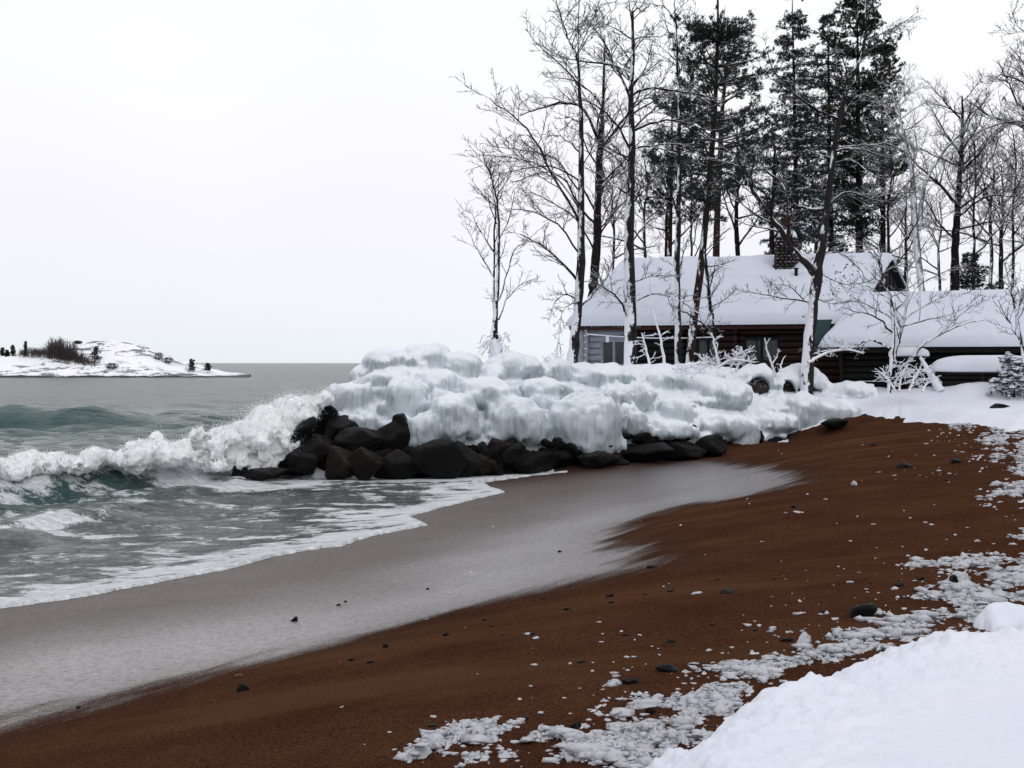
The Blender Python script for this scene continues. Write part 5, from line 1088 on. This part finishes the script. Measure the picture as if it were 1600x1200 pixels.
# fallen snowy board leaning by the garden table
c=at(1452,590,41.5); m=MB(); m.cyl(at(1438,558,41.8),at(1470,612,41.2),.05,.16,8); o=m.out('leaning_pole',SNOW,None,origin=at(1470,612,41.2),label='snow plastered pole leaning beside the round garden table',cat='pole')
# ------------------------------------------------------------ island
nx,ny=400,130
xs=np.linspace(-150,-48,nx); ys=np.linspace(238,330,ny); XI,YI=np.meshgrid(xs,ys)
PXI=800+XI/YI*FPX
prof=np.interp(PXI,[-300,-60,0,40,90,120,150,190,222,240,255,272,290,312,330,352,378,392,400],[6,5.0,4.4,4.8,5.6,7.3,8.0,8.0,7.0,6.1,4.9,3.9,3.2,2.5,1.7,.9,.5,.1,-1.0])
back=np.interp(YI,[238,252,256,262,275,292,312,330],[-1.5,-1.2,.9,1.9,4.5,9,4,-2])/9
shore=252+2.0*fbm(XI*.08,YI*0,seed=170,o=3)
hz_=prof*np.clip((YI-shore)/30,-.3,1)**.55*np.where(YI>300,(330-YI)/30,1) if False else prof*np.interp(YI-shore,[-8,0,1.5,6,12,26,45,78],[-.6,-.05,.16,.27,.33,.95,1.0,-.2])
hz_=np.where(prof<.05,-1.,hz_); hz_=hz_+.45*fbm(XI*.16,YI*.10,seed=171,o=4)*sstep(0,3,hz_)+.32*fbm(XI*.5,YI*.4,seed=172,o=3,g=.65)*sstep(.3,2,hz_)
def m_isl():
    m=M('island_snow_and_rock'); g=m.n('ShaderNodeNewGeometry'); s_=m.n('ShaderNodeSeparateXYZ'); m.l(g.outputs['Position'],s_.inputs[0])
    n=m.noise(.30,5,.7,vec=m.pos((.7,.7,2.6))); n2=m.noise(.045,3,.5)
    rk=m.math('MULTIPLY',m.rng(n,.50,.57),m.rng(n2,.42,.52)); low=m.rng(m.math('ADD',s_.outputs['Z'],m.math('MULTIPLY',m.math('SUBTRACT',m.noise(.25,4,.6),.5),1.3)),.30,.5,1,0)
    f=m.math('MAXIMUM',m.math('MULTIPLY',rk,.85),low); m.P(Base_Color=m.mix(f,(.90,.91,.94),(.035,.034,.038)),Roughness=.8,Normal=m.bump(n,.5,.4)); return m.m
obj('island',np.stack([XI,YI,hz_],-1).reshape(-1,3),gridF(*XI.shape),m_isl(),kind='structure')
from bisect import bisect
def isl_z(x,y):
    i=np.clip(np.searchsorted(ys,y),1,ny-1); j=np.clip(np.searchsorted(xs,x),1,nx-1); return hz_[i,j]
def isl_hit(px,py):
    d=ray(px,py); Y=np.arange(245,325,.5); z=CAMZ+d[2]*Y/d[1]; g_=np.array([isl_z(d[0]*q/d[1],q) for q in Y]); i=np.argmax(z<g_)
    if not (z<g_).any(): i=np.argmin(z-g_)
    return np.array([d[0]*Y[i]/d[1],Y[i],g_[i]])
def isl_tree(px,py,w_,h_,lab,kind):
    p=isl_hit(px,py); k=p[1]/FPX; root=empty('island_evergreen' if kind else 'island_bush',p,lab,'tree' if kind else 'bush','trees and bushes on the island')
    n=120 if kind else 150; t=rng.uniform(0,1,n); a=rng.uniform(0,6.28,n)
    if kind==1: r_=(w_*k/2)*(1.05-t*.8)*(.65+.35*np.sin(t*17+px))*rng.uniform(.2,1.25,n)
    else: r_=(w_*k/2)*np.sqrt(np.clip(1-(2*t-1)**2,.05,1))*rng.uniform(.3,1.1,n)
    C=p+np.stack([r_*np.cos(a),r_*np.sin(a),t*h_*k],1); D=np.stack([np.cos(a)*.7,np.sin(a)*.7,np.full(n,.4)],1)
    V,F=tufts(C,D,np.full(n,.42),.05 if kind else .022,7); obj('crown',V,F,NPINE if kind else BARKD,root,kind='stuff',smooth=False)
    m=MB(); m.cyl(p-[0,0,.5],p+[0,0,h_*k*.8],.10,.04,6); m.out('trunk',BARKD,root)
for a in [(20,556,10,16,'pointed dark evergreen near the left end of the island',1),(4,556,9,12,'evergreen at the left frame edge on the island',1),(11,557,8,9,'squat evergreen between two others at the island left end',1),(40,557,5,22,'thin pole like tree on the island crest',1),(150,562,15,18,'single dark evergreen right of the thicket on the island',1),(300,578,17,16,'larger evergreen on the low right end of the island',1),(325,579,14,10,'smaller evergreen nearest the right tip of the island',1),(248,562,14,10,'scrubby bush on the upper right slope of the island',0),(262,568,16,8,'low scrub on the right slope of the island',0),(175,577,18,8,'low bush above the island shore below the single evergreen',0),(122,531,12,4,'tiny bush on the skyline left of the island summit',0)]: isl_tree(*a)
# thicket
C=[];
ls=[]
for i in range(620):
    px=random.choice([random.gauss(92,13),random.gauss(105,14),random.gauss(70,18),random.uniform(30,150)]); py=np.interp(px,[30,60,90,120,150],[556,557,560,566,574])+random.uniform(-6,3); p=isl_hit(px,py)
    h_=random.uniform(1.0,3.9)*(1.1 if 75<px<120 else .45); q=[p]
    for j in range(4): q.append(q[-1]+[rng.normal(0,.16),rng.normal(0,.16),h_/4])
    ls.append((np.array(q),np.linspace(.06,.02,5)))
    for _ in range(5):
        s0=q[random.randint(1,3)]; e_=s0+[rng.normal(0,.5),rng.normal(0,.5),abs(rng.normal(.5,.3))]; ls.append((np.linspace(s0,e_,5),np.linspace(.03,.012,5)))
b=batch(ls,3); obj('island_thicket',b[0],b[1],m_flat('thicket_bark',(.07,.055,.055),.9),kind='stuff',label='leafless brown thicket along the crest of the island',cat='thicket')
